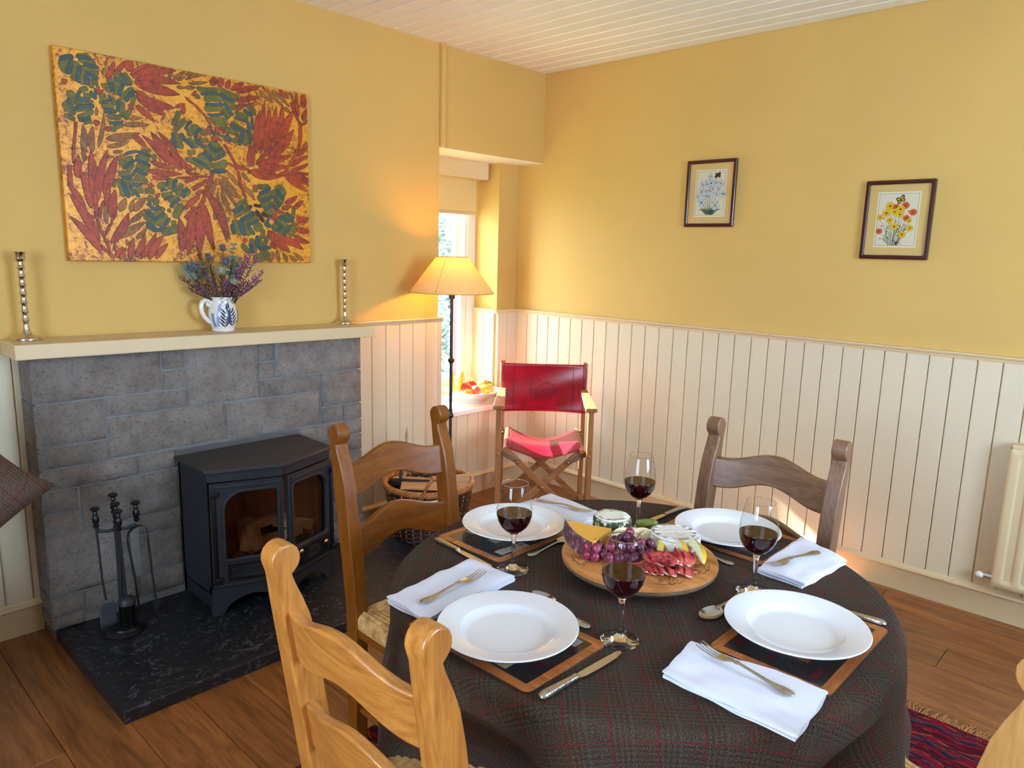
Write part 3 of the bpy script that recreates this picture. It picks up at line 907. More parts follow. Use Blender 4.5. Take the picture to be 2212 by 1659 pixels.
# fascia strip under the lid and skirt with arched cut-outs, for both front faces
def face_matrix(p, q):
    d = Vector((q[0]-p[0], q[1]-p[1], 0))
    a = atan2(d.y, d.x)
    return TR(p[0], p[1], 0) @ RZ(a), d.length
for side, (p, q) in enumerate(((bo[1], bo[2]), (bo[2], bo[3]))):
    M, w = face_matrix(p, q)
    f = MB().box(0, w, -.004, .012, ZT-.052, ZT-.016, M=M)
    f.build('fascia', M_IRON, ST, smooth=0)
    # skirt: arch between the legs
    n = 14
    top = [(w, .115), (0, .115)]
    arch = []
    for i in range(n+1):
        u = i/n
        xx = .045+(w-.09+.03)*u if side == 0 else .015+(w-.06)*u
        arch.append((xx, .012+.062*sin(pi*min(1, max(0, u)))**.6))
    out = [(0, 0), (.038 if side == 0 else .008, 0)]+arch+[(w-.008 if side == 0 else w-.038, 0), (w, 0)]
    f = MB()
    sk = out+top
    f.prism(sk, -.012, .0, 'y', M=M)
    f.build('skirt', M_IRON, ST, smooth=30)
    # door
    d0, d1, z0, z1 = .006, w-.006, .118, ZT-.055
    door = MB()
    wx0, wx1, wz0, wz1 = (.058, w-.03, .235, .505) if side == 0 else (.03, w-.05, .235, .505)
    inn, outp = [], []
    def rr(x0, x1, za, zb, rl, rr_):
        pts = []
        for cx, cz, r, a0 in ((x1-.012, za+.012, .012, -90), (x1-rr_, zb-rr_, rr_, 0), (x0+rl, zb-rl, rl, 90), (x0+.012, za+.012, .012, 180)):
            for i in range(9):
                a = radians(a0+90*i/8)
                pts.append((cx+r*cos(a), cz+r*sin(a)))
        return pts
    rl, rq = (.075, .012) if side == 0 else (.012, .075)
    inn = rr(wx0, wx1, wz0, wz1, rl, rq)
    outp = rr(d0, d1, z0, z1, .008, .008)
    door.ring(outp, inn, -.022, -.004, 'y', M=M)
    dm = door.build('door', M_IRON, ST, smooth=25, bevel=.002, label='left stove door with arched glass' if side == 0 else 'right stove door with arched glass and two knobs')
    MB().ring(rr(wx0-.012, wx1+.012, wz0-.012, wz1+.012, rl+.01, rq+.01), inn, -.028, -.020, 'y', M=M).build('door_bead', M_IRON, dm, smooth=40, bevel=.003)
    MB().box(wx0-.006, wx1+.006, -.012, -.009, wz0-.006, wz1+.006, M=M).build('glass', M_STOVEGLASS, dm, smooth=0)
    MB().box(d0+.012, d1-.012, -.029, -.02, z1-.018, z1-.006, M=M).build('top_rail', M_IRON, dm, smooth=0, bevel=.002)
    MB().box(d0+.012, d1-.012, -.029, -.02, z0+.006, z0+.018, M=M).build('bottom_rail', M_IRON, dm, smooth=0, bevel=.002)
    # air vent: framed panel with a diamond lattice and slider slot
    v0, v1 = (.06, w-.03) if side == 0 else (.03, w-.05)
    vt = MB().ring([(v0, .145), (v1, .145), (v1, .212), (v0, .212)], [(v0+.007, .152), (v1-.007, .152), (v1-.007, .205), (v0+.007, .205)], -.030, -.02, 'y', M=M)
    for i in range(14):
        xx = v0+.004+(v1-v0-.03)*i/13
        for s_ in (1, -1):
            if abs(xx-(v0+v1)/2) < .045:
                continue
            a = (xx, -.0235, .153) if s_ > 0 else (xx+.022, -.0235, .153)
            c = (xx+.022, -.0235, .204) if s_ > 0 else (xx, -.0235, .204)
            vt.tube([a, c], .0016, 4, M=M)
    vt.build('air_vent', M_IRON_SHINY, dm, smooth=0)
    MB().box((v0+v1)/2-.04, (v0+v1)/2+.04, -.0245, -.02, .168, .188, M=M).build('slider_slot', plain('dark_slot_%d' % side, (8, 8, 9), 0.8), dm, smooth=0)
    if side == 1:
        for nm, xx, mt, lab in (('knob', v0+.018, M_STEEL, 'steel knob'), ('knob', v1-.032, M_BRASS, 'brass knob')):
            MB().lathe([(0, .026), (.008, .025), (.0115, .019), (.010, .012), (.005, .009), (.005, 0)], 16, M=M @ TR(xx, -.024, .214-.0 if xx < .1 else .200) @ Matrix.Rotation(pi/2, 4, 'X')).build(nm, mt, dm, smooth=60, label=lab)
    hx = d0+.012 if side == 0 else d1-.012
    hb = MB()
    hb.tube([M @ Vector((hx, -.026, .15)), M @ Vector((hx, -.026, .52))], .0075, 8)
    for zz in (.15, .50):
        hb.box(hx-.014, hx+.016, -.040, -.018, zz-.010, zz+.010, M=M)
        hb.box(hx-.008, hx+.026, -.034, -.02, zz+.008, zz+.014, M=M)
    hb.build('hinge', M_IRON_SHINY, dm, smooth=40, bevel=.002)
for (x, y) in (bo[1], bo[3], (bo[0][0], bo[0][1]), (bo[4][0], bo[4][1])):
    sx = 1 if x < 0 else -1
    sy = 1 if y < 0 else -1
    MB().prism([(0, .12), (.034, .12), (.026, .05), (.034, .012), (.034, 0), (0, 0)] if True else [], 0, .022*sy, 'y', M=TR(x, y, 0) @ Matrix.Diagonal((sx, 1, 1, 1))).build('leg', M_IRON, ST, smooth=20)
MB().box(bo[0][0], bo[0][0]+.012, bo[1][1]+.02, bo[0][1], .03, .09).build('side_skirt', M_IRON, ST, smooth=0)
# log grate and fire bricks inside
g = MB()
gx0, gx1 = -.2, .2
for i in range(7):
    xx = gx0+.03+i*(gx1-gx0-.06)/6
    yy = -.095-.035*(1-abs(xx)/.2)
    g.prism([(xx-.012, .15), (xx+.012, .15), (xx+.012, .20), (xx+.006, .235), (xx, .245), (xx-.006, .235), (xx-.012, .20)], yy-.008, yy+.002, 'y')
g.box(gx0, gx1, -.12, -.105, .165, .195)
g.build('log_grate', plain('rusty_grate', (92, 66, 52), 0.7, var=0.2, scale=30), ST, smooth=20)
MB().box(-.235, .235, .10, .12, .15, .50).box(-.235, -.215, -.06, .12, .15, .50).box(.215, .235, -.06, .12, .15, .50).build('fire_brick', plain('sooty_firebrick', (126, 84, 60), 0.9, var=0.35, scale=7), ST, smooth=0)
def stovelog(i, loc, rz, ry, r, ln, lab):
    o = MB()
    n = 9
    prof = []
    for q in range(n):
        a = pi*q/(n-1)
        prof.append((r*cos(a), r*sin(a)*.9))
    prof.append((-r*.3, -r*.35)); prof.append((r*.35, -r*.3))
    o.prism(prof, -ln/2, ln/2, 'x')
    o.build('stove_log', wood('stove_log_wood_%d' % i, (120, 96, 76), (190, 166, 138), 'x', 0.8, 1.4), None, smooth=30, loc=(loc[0]-2.14, loc[1]-.36, loc[2]+HZ), rot=(0, ry, rz), label=lab, cat='log')
stovelog(0, (-.08, -.04, .262), 1.2, -.25, .045, .17, 'split pale log pointing forwards behind the left glass of the stove')
stovelog(1, (.02, .03, .275), .35, .10, .036, .22, 'round log lying crosswise behind others inside the stove')
stovelog(2, (.04, -.05, .225), -.3, -.12, .034, .20, 'log end resting low on the grate at the middle of the stove')
stovelog(3, (.14, .0, .245), -.6, .15, .038, .17, 'dark log behind the right glass of the stove')
o = MB()
for i in range(60):
    rs_ = random.Random(i)
    o.ell((rs_.uniform(-.19, .19), rs_.uniform(-.08, .08), .158+rs_.uniform(0, .02)), (rs_.uniform(.01, .022),)*3, 6, 4)
o.build('ember_bed', plain('ash', (104, 88, 76), 0.95, var=0.3, scale=40), ST, smooth=60, kind='stuff')

# ---------------------------------------------------------------- companion set
CX, CY = -2.700, -.335
CS = thing('fire_tool_stand', 'black iron stand with a round foot carrying the fire tools, left of the stove', 'tool stand', (CX, CY, HZ))
MB().lathe([(0, 0), (.074, 0), (.075, .006), (.066, .014), (.058, .018), (.055, .024), (.036, .032), (.022, .040), (.012, .046), (0, .046)], 36).build('foot', M_IRON_SHINY, CS)
MB().tube([(0, 0, .04), (0, 0, .43)], .007, 10).build('pole', M_IRON, CS)
def turned(z0):
    return [(0, z0+.085), (.012, z0+.083), (.017, z0+.078), (.015, z0+.073), (.006, z0+.068), (.009, z0+.060), (.006, z0+.054), (.010, z0+.046), (.0125, z0+.034), (.009, z0+.022), (.006, z0+.018), (.011, z0+.014), (.011, z0+.010), (.006, z0+.004), (.0, z0)]
MB().lathe(turned(.425)[::-1], 16).build('finial', M_IRON_SHINY, CS)
# a yoke with four hooks
yk = MB()
for a in (-12, 78, 168, 258):
    c_, s_ = cos(radians(a)), sin(radians(a))
    yk.tube([(0, 0, .405), (c_*.03, s_*.03, .403), (c_*.055, s_*.055, .407), (c_*.062, s_*.062, .415)], .006, 8)
yk.lathe([(0, .396), (.013, .396), (.014, .405), (.013, .414), (0, .414)], 16)
yk.build('yoke', M_IRON, CS)
def tool_root(name, label, a):
    c_, s_ = cos(radians(a)), sin(radians(a))
    return thing(name, label, 'fire tool', (CX+c_*.066, CY+s_*.066, HZ+.41), 0, None)
t = tool_root('hearth_shovel', 'black iron hearth shovel hanging at the left of the tool stand', 168)
MB().lathe(turned(0.008)[::-1], 14).build('handle', M_IRON_SHINY, t)
MB().tube([(0, 0, .01), (.006, -.002, -.20), (.012, -.006, -.275)], .0042, 8).build('shaft', M_IRON, t)
def shov(u, w):
    return (.012+(u-.5)*.058*(.55+.45*min(1, w*3)), -.006-.012*sin(pi*u)+.03*w*0, -.265-.105*w)
MB().grid(lambda u, w: (shov(u, w)[0], shov(u, w)[1]-.014*abs(2*u-1)**2, shov(u, w)[2]), 8, 6).build('blade', plain('shovel_steel', (74, 76, 84), 0.5, 0.2), t, fix=False).modifiers.new('solid', 'SOLIDIFY').thickness = .002
t = tool_root('hearth_brush', 'black domed hearth brush hanging at the front of the tool stand', 258)
MB().lathe(turned(0.008)[::-1], 14).build('handle', M_IRON_SHINY, t)
MB().tube([(0, 0, .01), (.008, .002, -.25)], .0048, 8).build('shaft', M_IRON, t)
MB().lathe([(0, .0), (.012, -.001), (.024, -.007), (.031, -.018), (.032, -.030), (.0, -.030)], 20, M=TR(.008, .002, -.245)).build('brush_head', M_IRON, t)
br = MB()
rs = random.Random(5)
for i in range(110):
    a, r = rs.uniform(0, 2*pi), .027*sqrt(rs.random())
    br.tube([(.008+r*cos(a), .002+r*sin(a), -.274), (.008+r*cos(a)*1.08, .002+r*sin(a)*1.08, -.36+rs.uniform(-.004, .004))], [.0021, .0012], 4)
br.build('bristles', plain('black_bristle', (20, 20, 22), 0.4), t, kind='stuff')
t = tool_root('hearth_poker', 'slim black poker hanging at the back of the tool stand', 78)
MB().lathe(turned(0.03)[::-1], 14).build('handle', M_IRON_SHINY, t)
MB().tube([(0, 0, .035), (-.004, -.01, -.2), (-.010, -.02, -.33)], [.0045, .004, .003], 8).build('shaft', M_IRON, t)
t = tool_root('hearth_tongs', 'black hearth tongs with a bowed spring top at the right of the tool stand', -12)
MB().lathe(turned(0.008)[::-1], 14).build('handle', M_IRON_SHINY, t)
sp = bez([(-.036, .0, -.066), (-.035, .0, -.045), (-.028, 0, -.02), (0, 0, -.006), (.028, 0, -.014), (.036, 0, -.045), (.036, 0, -.07)], 20)
bow = MB()
bow.add([p+Vector((0, s_*.009, 0)) for p in sp for s_ in (-1, 1)]+[p+Vector((0, s_*.009, -.0025)) for p in sp for s_ in (-1, 1)],
        [(2*i, 2*i+1, 2*i+3, 2*i+2) for i in range(20)]+[(42+2*i, 42+2*i+2, 42+2*i+3, 42+2*i+1) for i in range(20)]+[(2*i, 2*i+2, 42+2*i+2, 42+2*i) for i in range(20)]+[(2*i+1, 42+2*i+1, 42+2*i+3, 2*i+3) for i in range(20)])
bow.build('spring', M_IRON, t)
for s_ in (1, -1):
    a_ = MB().tube([(.036*s_, 0, -.06), (.042*s_ if s_ > 0 else -.02, 0, -.2), (.052 if s_ > 0 else -.012, 0, -.33)], .0042, 8)
    a_.build('arm', M_IRON, t)
    xx = .052 if s_ > 0 else -.012
    MB().prism([(xx-.014, -.325), (xx+.010, -.325), (xx+.008, -.34), (xx+.0, -.365), (xx-.004, -.372), (xx-.008, -.345)], -.003, .003, 'y').build('claw', M_IRON, t, smooth=0)

# ---------------------------------------------------------------- mantel ornaments
def candlestick(x, y, lab):
    t = thing('candlestick', lab, 'candlestick', (x, y, mz(x)-.0005))
    MB().lathe([(0, 0), (.047, 0), (.0485, .003), (.0485, .010), (.046, .0125), (.038, .0135), (.026, .016), (.017, .024), (.0125, .034), (.0105, .042), (0, .042)], 40).build('base', M_STEEL, t, smooth=50)
    pr = [(0, .04), (.0105, .04)]
    z = .045
    for i in range(7):
        pr += [(.0095, z+.008), (.0088, z+.016), (.0105, z+.025), (.0132, z+.029), (.0132, z+.0305), (.0105, z+.033)]
        z += .031
    pr += [(.009, z+.008), (.0092, z+.020), (.010, z+.024), (0, z+.024)]
    MB().lathe(pr, 24).build('stem', M_STEEL, t, smooth=50)
    MB().lathe([(0, z+.018), (.012, z+.018), (.0165, z+.024), (.0175, z+.030), (.0178, z+.046), (.0205, z+.050), (.021, z+.053), (.0155, z+.053), (.0125, z+.050), (.012, z+.028), (0, z+.026)], 24).build('cup', M_STEEL, t, smooth=50)
candlestick(-2.868, -.075, 'tall nickel bamboo-knuckled candlestick at the left end of the mantel')
candlestick(-1.515, -.060, 'tall nickel bamboo-knuckled candlestick at the right end of the mantel')

JX, JY = -2.145, -.083
JZ = mz(JX)-.0005
jug = thing('jug', 'white stoneware jug painted with blue leaf sprigs, holding dried flowers on the mantel', 'jug', (JX, JY, JZ))
jp = [(0, .0), (.044, .0), (.0475, .003), (.0475, .008), (.045, .011), (.053, .026), (.0605, .048), (.0625, .066), (.060, .088), (.053, .112), (.0495, .126), (.0505, .136), (.054, .1435), (.0535, .146), (.050, .1455), (.046, .136), (.045, .12), (.055, .088), (.057, .06), (.042, .012), (0, .012)]
MB().lathe(jp, 48).build('body', M_CLAY, jug, smooth=60)
def jr(z):
    for (r0, z0), (r1, z1) in zip(jp[3:13], jp[4:14]):
        if z0 <= z <= z1 and z1 > z0:
            return r0+(r1-r0)*(z-z0)/(z1-z0)
    return .05
ha = radians(187)
hp = bez([(.046, 0, .118), (.06, 0, .128), (.078, 0, .134), (.094, 0, .122), (.097, 0, .095), (.088, 0, .07), (.072, 0, .05), (.064, 0, .042), (.058, 0, .040)], 30)
hnd = MB().tube(hp, [.0075+.002*sin(pi*i/30) for i in range(31)], 10, M=RZ(ha))
hnd.tube(bez([(.052, -.0, .118), (.058, -.004, .128), (.068, -.006, .124), (.066, -.006, .112), (.057, -.004, .110), (.056, -.003, .118)], 16), .006, 8, M=RZ(ha))
hnd.build('handle', M_CLAY, jug, smooth=180)
def jleaf(mb, a, z, da, dz, w):
    """a leaf lying on the glaze, from (angle, height) to (angle+da, height+dz)"""
    n = 8
    vs = []
    for i in range(n+1):
        u = i/n
        for s_ in (-1, 1):
            ww = w*sin(pi*min(1, .08+.92*u)**.8)*s_
            L_ = sqrt((da*.06)**2+dz**2)+1e-6
            aa = a+da*u-ww*dz/L_/.06
            zz = z+dz*u+ww*(da*.06)/L_
            r = jr(zz)+.0006
            vs.append((r*cos(aa), r*sin(aa), zz))
    mb.add(vs, [(2*i, 2*i+1, 2*i+3, 2*i+2) for i in range(n)])
dk, lt = MB(), MB()
ca = atan2(CAM[1]-JY, CAM[0]-JX)         # side of the jug towards the room
for a0, z0, ln, lean, nn, sc in ((ca+.12, .018, .085, .18, 5, 1.0), (ca+.72, .022, .085, -.28, 5, .95), (ca+1.5, .02, .08, .1, 5, 1), (ca+2.6, .02, .08, .1, 5, 1)):
    for i in range(14):
        u = i/14
        jleaf(dk, a0+lean*u, z0+ln*u, lean/14, ln/14, .0009)
    for i in range(nn):
        u = .05+i*.8/nn
        for s_ in (-1, 1):
            jleaf(dk, a0+lean*u+s_*.03, z0+ln*u, s_*.36*sc, .026*sc, .0036)
    jleaf(dk, a0+lean, z0+ln-.01, .0, .032, .004)
for a0, z0, ln, lean in ((ca-.38, .022, .10, .22), (ca-.62, .018, .06, -.1)):
    for i in range(16):
        u = i/16
        jleaf(lt, a0+lean*u, z0+ln*u, lean/16, ln/16, .0006)
        for s_ in (-1, 1):
            jleaf(lt, a0+lean*u, z0+ln*u, s_*.13, .008, .0018)
dk.build('leaf_motif', plain('jug_ink_dark', (34, 62, 88), 0.2), jug, fix=False, label='dark blue painted fern leaves')
lt.build('sprig_motif', plain('jug_ink_pale', (104, 140, 190), 0.2), jug, fix=False, label='pale blue painted sprig')

# flowers in the jug
M_STEM = plain('heather_stem', (70, 62, 34), 0.7)
M_HEATH = plain('heather_bloom', (146, 70, 128), 0.6, var=0.3, scale=40)
M_HEATHG = plain('heather_leaf', (62, 66, 34), 0.7, var=0.3, scale=60)
M_THIST = plain('thistle_blue', (88, 88, 106), 0.6, var=0.25, scale=60)
M_THISTG = plain('thistle_bract', (150, 158, 140), 0.6)
M_EUC = plain('eucalyptus_leaf', (98, 118, 106), 0.6, var=0.12, scale=30)
def octa(mb, c, r, mi=0):
    c = Vector(c)
    vs = [c+Vector(d)*r for d in ((1, 0, 0), (-1, 0, 0), (0, 1, 0), (0, -1, 0), (0, 0, 1.3), (0, 0, -1.3))]
    mb.add(vs, [(0, 2, 4), (2, 1, 4), (1, 3, 4), (3, 0, 4), (2, 0, 5), (1, 2, 5), (3, 1, 5), (0, 3, 5)], mi)
cdir = Vector((CAM[0]-JX, CAM[1]-JY, 0)).normalized()
cright = Vector((-cdir.y, cdir.x, 0))
rs = random.Random(12)
def jug_pt(px, h, d=0.0):
    """px to the right as seen from the room, h above the rim, d towards the room"""
    q = cright*px+cdir*d
    return Vector((q.x, q.y, .146+h))
def heather(tip, bend, bloom):
    t = thing('heather_sprig', 'sprig of purple heather among the dried flowers in the jug', 'flower', (JX, JY, JZ), 0, 'heather sprigs in the jug')
    st, bl_, gr = MB(), MB(), MB()
    foot = Vector((tip.x*.15, tip.y*.15, .05))
    mid = Vector((tip.x*.42, tip.y*.42, .16))+Vector((0, 0, bend))
    path = bez([foot, mid, mid*.45+tip*.55, tip], 16)
    st.tube(path, [.0014]*12+[.001]*5, 4)
    for i in range(4, 17):
        p = path[i]
        for q in range(3):
            d = Vector((rs.uniform(-1, 1), rs.uniform(-1, 1), rs.uniform(.2, 1.4))).normalized()
            ln = rs.uniform(.018, .042)*(1-.4*i/16)
            e = p+d*ln
            st.tube([p, e], .0006, 3, caps=False)
            for z in range(5):
                w = p+(e-p)*(z/4)
                if rs.random() < bloom and i > 6:
                    octa(bl_, w+Vector((rs.uniform(-.003, .003), rs.uniform(-.003, .003), 0)), rs.uniform(.0018, .0032))
                else:
                    octa(gr, w+Vector((rs.uniform(-.002, .002), rs.uniform(-.002, .002), 0)), rs.uniform(.0012, .0024))
    st.build('stem', M_STEM, t, smooth=0, fix=False)
    bl_.build('blossom', M_HEATH, t, smooth=0, fix=False, kind='stuff')
    gr.build('leaves', M_HEATHG, t, smooth=0, fix=False, kind='stuff')
for px, h, d, b_, bl_ in ((.165, .10, .03, .0, .75), (.14, .155, -.02, .0, .8), (.125, .185, .0, .01, .8), (.10, .17, .04, .0, .7), (.085, .13, .07, -.01, .7), (.15, .065, .05, -.02, .55), (.12, .04, .06, -.03, .5),
                          (.06, .10, .08, -.01, .45), (.02, .07, .10, -.02, .5), (-.03, .06, .10, -.02, .4), (-.155, .075, .03, -.01, .35), (-.13, .10, .0, .0, .35), (-.10, .05, .07, -.03, .4), (-.07, .11, .05, -.01, .25), (-.12, .03, .05, -.03, .3), (.0, .12, .03, .0, .3), (.05, .15, -.03, .0, .45), (.09, .06, .08, -.03, .5), (-.04, .12, -.03, .0, .3), (.04, .05, .09, -.03, .4)):
    heather(jug_pt(px, h, d), b_, bl_)
def thistle(px, h, d, r, lab, pale=False):
    tip = jug_pt(px, h, d)
    t = thing('thistle', lab, 'flower', (JX, JY, JZ), 0, 'thistles in the jug')
    MB().tube(bez([(tip.x*.1, tip.y*.1, .05), (tip.x*.5, tip.y*.5, .15), tip], 10), .0016, 5).build('stem', M_STEM, t, smooth=180)
    ax = (tip-Vector((0, 0, .08))).normalized()
    hd = MB()
    rot = ax.to_track_quat('Z', 'Y').to_matrix().to_4x4()
    M = Matrix.Translation(tip) @ rot
    hd.ell((0, 0, 0), (r*.62, r*.62, r*.85), 10, 8, M=M)
    for i in range(90):
        dd = Vector((rs.gauss(0, 1), rs.gauss(0, 1), rs.gauss(.3, 1))).normalized()
        hd.tube([M @ (dd*r*.55), M @ (dd*r*rs.uniform(1.0, 1.35))], [.0013, .0003], 3, caps=False)
    hd.build('flower_head', M_THISTG if pale else M_THIST, t, smooth=0, fix=False)
    br_ = MB()
    for i in range(12):
        a = 2*pi*i/12+rs.uniform(-.2, .2)
        br_.ribbon([(0, 0, .0016, .0006), (r*1.1, .002, .0022, .0005), (r*2.0, .010, .0003, .0003)], M=M @ TR(0, 0, -r*.7) @ RZ(a))
    br_.build('bract', plain('thistle_green_%d' % int(px*1000+500), (150, 150, 70) if not pale else (168, 172, 120), 0.7), t, smooth=0)
thistle(-.10, .125, .06, .021, 'large slate-blue thistle at the left of the flowers in the jug')
thistle(.012, .205, .02, .016, 'blue-grey thistle at the top of the flowers in the jug')
thistle(.02, .15, .07, .018, 'blue-grey thistle just right of centre of the flowers in the jug')
thistle(-.045, .165, .03, .017, 'grey thistle left of centre, behind others, in the jug flowers')
thistle(.0, .115, .10, .016, 'pale yellow-green thistle at the front of the flowers in the jug', True)
thistle(.05, .07, .10, .012, 'small grey-green thistle low at the front of the jug flowers', True)
def eucalyptus(px, h, d, lab, n=7):
    tip = jug_pt(px, h, d)
    t = thing('eucalyptus_sprig', lab, 'foliage', (JX, JY, JZ), 0, 'eucalyptus sprigs in the jug')
    path = bez([(tip.x*.1, tip.y*.1, .05), (tip.x*.5, tip.y*.5, .16), tip*.6+Vector((tip.x*.15, tip.y*.15, .06)), tip], 14)
    MB().tube(path, .0013, 5).build('stem', M_STEM, t, smooth=180)
    for i in range(n):
        p = path[14-i]
        for s_ in (-1, 1):
            r = .012*(.6+.4*i/n)
            d_ = (cright*s_*rs.uniform(.6, 1)+cdir*rs.uniform(-.4, .8)+Vector((0, 0, rs.uniform(-.1, .6)))).normalized()
            nn = (cdir+Vector((rs.uniform(-.6, .6), rs.uniform(-.6, .6), rs.uniform(-.2, .9)))).normalized()
            sd = d_.cross(nn).normalized()
            vs = [p]+[p+d_*r*(1-cos(2*pi*k_/10))+sd*r*.85*sin(2*pi*k_/10)+nn*.001*sin(pi*k_/5) for k_ in range(1, 10)]
            MB().add(vs, [(0, k_, k_+1) for k_ in range(1, 9)]).build('leaf', M_EUC, t, smooth=180, fix=False)
eucalyptus(-.145, .165, .0, 'grey-green eucalyptus sprig at the far left of the jug flowers')
eucalyptus(-.09, .17, -.03, 'grey-green eucalyptus sprig reaching up left behind the large thistle')
eucalyptus(.055, .22, .0, 'tall eucalyptus sprig at the top right of the jug flowers')
eucalyptus(.075, .165, .03, 'eucalyptus sprig right of centre beside the purple heather')
eucalyptus(-.14, .12, .05, 'low eucalyptus sprig at the lower left of the jug flowers', 5)
# ---------------------------------------------------------------- painted canvas over the mantel (coordinates in mm from its lower left corner)
pa = thing('painting', 'large unframed gold-ground painting of red fronds and olive leaves above the mantel', 'painting', (-2.70, 0, 1.42))
PWD, PHT = 1.020, .759
MB().box(0, PWD, -.030, -.002, 0, PHT).build('canvas', M_CANVAS, pa, smooth=0, bevel=.003)
def pleaf(mb, out, x, z, x2, z2, w, y, edge=.0016, kind='leaf', seed=0):
    d = Vector((x2-x, z2-z))
    L_ = max(d.length, .004)
    d = d/L_
    n = Vector((-d.y, d.x))
    r = random.Random(seed)
    bend = r.uniform(-.07, .07)*L_
    for k_, (m_, g, yy) in enumerate(((out, edge, y+3e-6), (mb, 0, y))):
        if m_ is None:
            continue
        N = 8
        vs = []
        for i in range(N+1):
            u = i/N
            if kind == 'leaf':
                ww = w/2*(sin(pi*(.03+.97*u**.8))**.75)
            elif kind == 'bar':
                ww = w/2*min(1, (min(u, 1-u)*L_+.001)/(w*.35))**.5
            else:
                ww = w/2*(1-.25*u)
            ww += g
            c_ = Vector((x, z))+d*(u*(L_+2*g)-g)+n*(bend*sin(pi*u))
            for s_ in (1, -1):
                q = c_+n*(ww*s_)
                vs.append((min(max(q.x, .003), PWD-.003), yy, min(max(q.y, .003), PHT-.003)))
        m_.add(vs, [(2*i, 2*i+1, 2*i+3, 2*i+2) for i in range(N)])
pm = {k: MB() for k in 'RGBNKO'}
yk_ = {'N': -.0305, 'G': -.0305, 'B': -.0305, 'R': -.0305, 'K': -.0305}
si = 0
for k in 'NGBRK':
    for it in PAINT[k].split(';'):
        a = [float(q)/1000 for q in it.split()]
        si += 1
        kd = 'leaf' if k in 'RN' else 'bar'
        if k == 'R' and a[4] < .017 and sqrt((a[2]-a[0])**2+(a[3]-a[1])**2) > .06:
            kd = 'stem'
        pleaf(pm[k], pm['O'], a[0], a[1], a[2], a[3], a[4], yk_[k]-si*6e-6, .0013, kd, si)
for k, nm, mt, lab in (('R', 'red_fronds', M_PRED, 'rust red painted fronds'), ('G', 'olive_leaves', M_PGREEN, 'olive green painted leaves'), ('B', 'teal_leaves', M_PBLUE, 'teal blue painted leaf bands'), ('N', 'umber_leaves', M_PBROWN, 'umber painted leaves'), ('K', 'dark_seeds', M_PDARK, 'dark painted seeds'), ('O', 'outline', M_PDARK, 'dark outlines of the painted leaves')):
    pm[k].build(nm, mt, pa, smooth=0, fix=False, label=lab, kind='stuff')

# ---------------------------------------------------------------- two framed flower prints on the picture wall; local x to the right, z up, -y out
def framed(lab, yl, yr, z0, z1, seed):
    w, h = yl-yr, z1-z0
    t = thing('framed_print', lab, 'picture', (-.001, yl, z0), -pi/2)
    f = .0185
    MB().ring([(0, 0), (w, 0), (w, h), (0, h)], [(f, f), (w-f, f), (w-f, h-f), (f, h-f)], -.019, 0, 'y').build('frame', M_MAROON, t, smooth=0, bevel=.005, seg=3)
    MB().box(f-.003, w-f+.003, -.009, -.004, f-.003, h-f+.003).build('mount', M_MOUNT, t, smooth=0)
    m = .036
    a, c, e, g = f+m, w-f-m, f+m-.002, h-f-m+.004
    MB().box(a, c, -.0096, -.009, e, g).build('bevel_edge', plain('mount_bevel', (244, 236, 210), 0.8), t, smooth=0)
    a, c, e, g = a+.006, c-.006, e+.007, g-.007
    MB().box(a, c, -.0100, -.0096, e, g).build('paper', M_PAPER, t, smooth=0)
    b = .0011
    MB().ring([(a, e), (c, e), (c, g), (a, g)], [(a+b, e+b), (c-b, e+b), (c-b, g-b), (a+b, g-b)], -.0103, -.0099, 'y').build('ruled_border', M_INK, t, smooth=0)
    MB().box(f-.003, w-f+.003, -.0128, -.0122, f-.003, h-f+.003).build('glass', M_PICGLASS, t, smooth=0)
    return t, a, c, e, g
def blob(mb, x, z, rx, rz_, n=10, y=-.0104, rot=0, wob=0, seed=0):
    vs = [(x, y, z)]
    r = random.Random(seed)
    for i in range(n):
        a = 2*pi*i/n
        k = 1+wob*(1 if i % 2 else -1)
        px, pz = rx*cos(a)*k, rz_*sin(a)*k
        vs.append((x+px*cos(rot)-pz*sin(rot), y, z+px*sin(rot)+pz*cos(rot)))
    mb.add(vs, [(0, 1+i, 1+(i+1) % n) for i in range(n)])
def stroke(mb, pts, w0, w1, y=-.0102):
    P = bez([(x, 0, z) for x, z in pts], 10)
    vs = []
    for i, p in enumerate(P):
        d = (P[min(i+1, 10)]-P[max(i-1, 0)]).normalized()
        n = Vector((-d.z, 0, d.x))
        u = i/10
        w = (w0+(w1-w0)*u)/2
        for s_ in (-1, 1):
            q = p+n*w*s_
            vs.append((q.x, y, q.z))
    mb.add(vs, [(2*i, 2*i+1, 2*i+3, 2*i+2) for i in range(10)])
def leafstroke(mb, pts, w, y=-.0102):
    P = bez([(x, 0, z) for x, z in pts], 8)
    vs = []
    for i, p in enumerate(P):
        d = (P[min(i+1, 8)]-P[max(i-1, 0)]).normalized()
        n = Vector((-d.z, 0, d.x))
        for s_ in (-1, 1):
            q = p+n*(w/2*sin(pi*(.06+.9*i/8))*s_)
            vs.append((q.x, y, q.z))
    mb.add(vs, [(2*i, 2*i+1, 2*i+3, 2*i+2) for i in range(8)])
INK_G = plain('ink_green', (96, 128, 104), 0.8)
INK_GD = plain('ink_dark_green', (62, 98, 84), 0.8)
INK_W = plain('ink_petal_white', (206, 216, 222), 0.8, var=0.08, scale=300)
INK_WS = plain('ink_petal_grey', (150, 172, 184), 0.8)
INK_O = plain('ink_orange', (226, 122, 22), 0.8)
INK_OR = plain('ink_vermilion', (214, 88, 30), 0.8)
INK_Y = plain('ink_yellow', (226, 180, 24), 0.8)
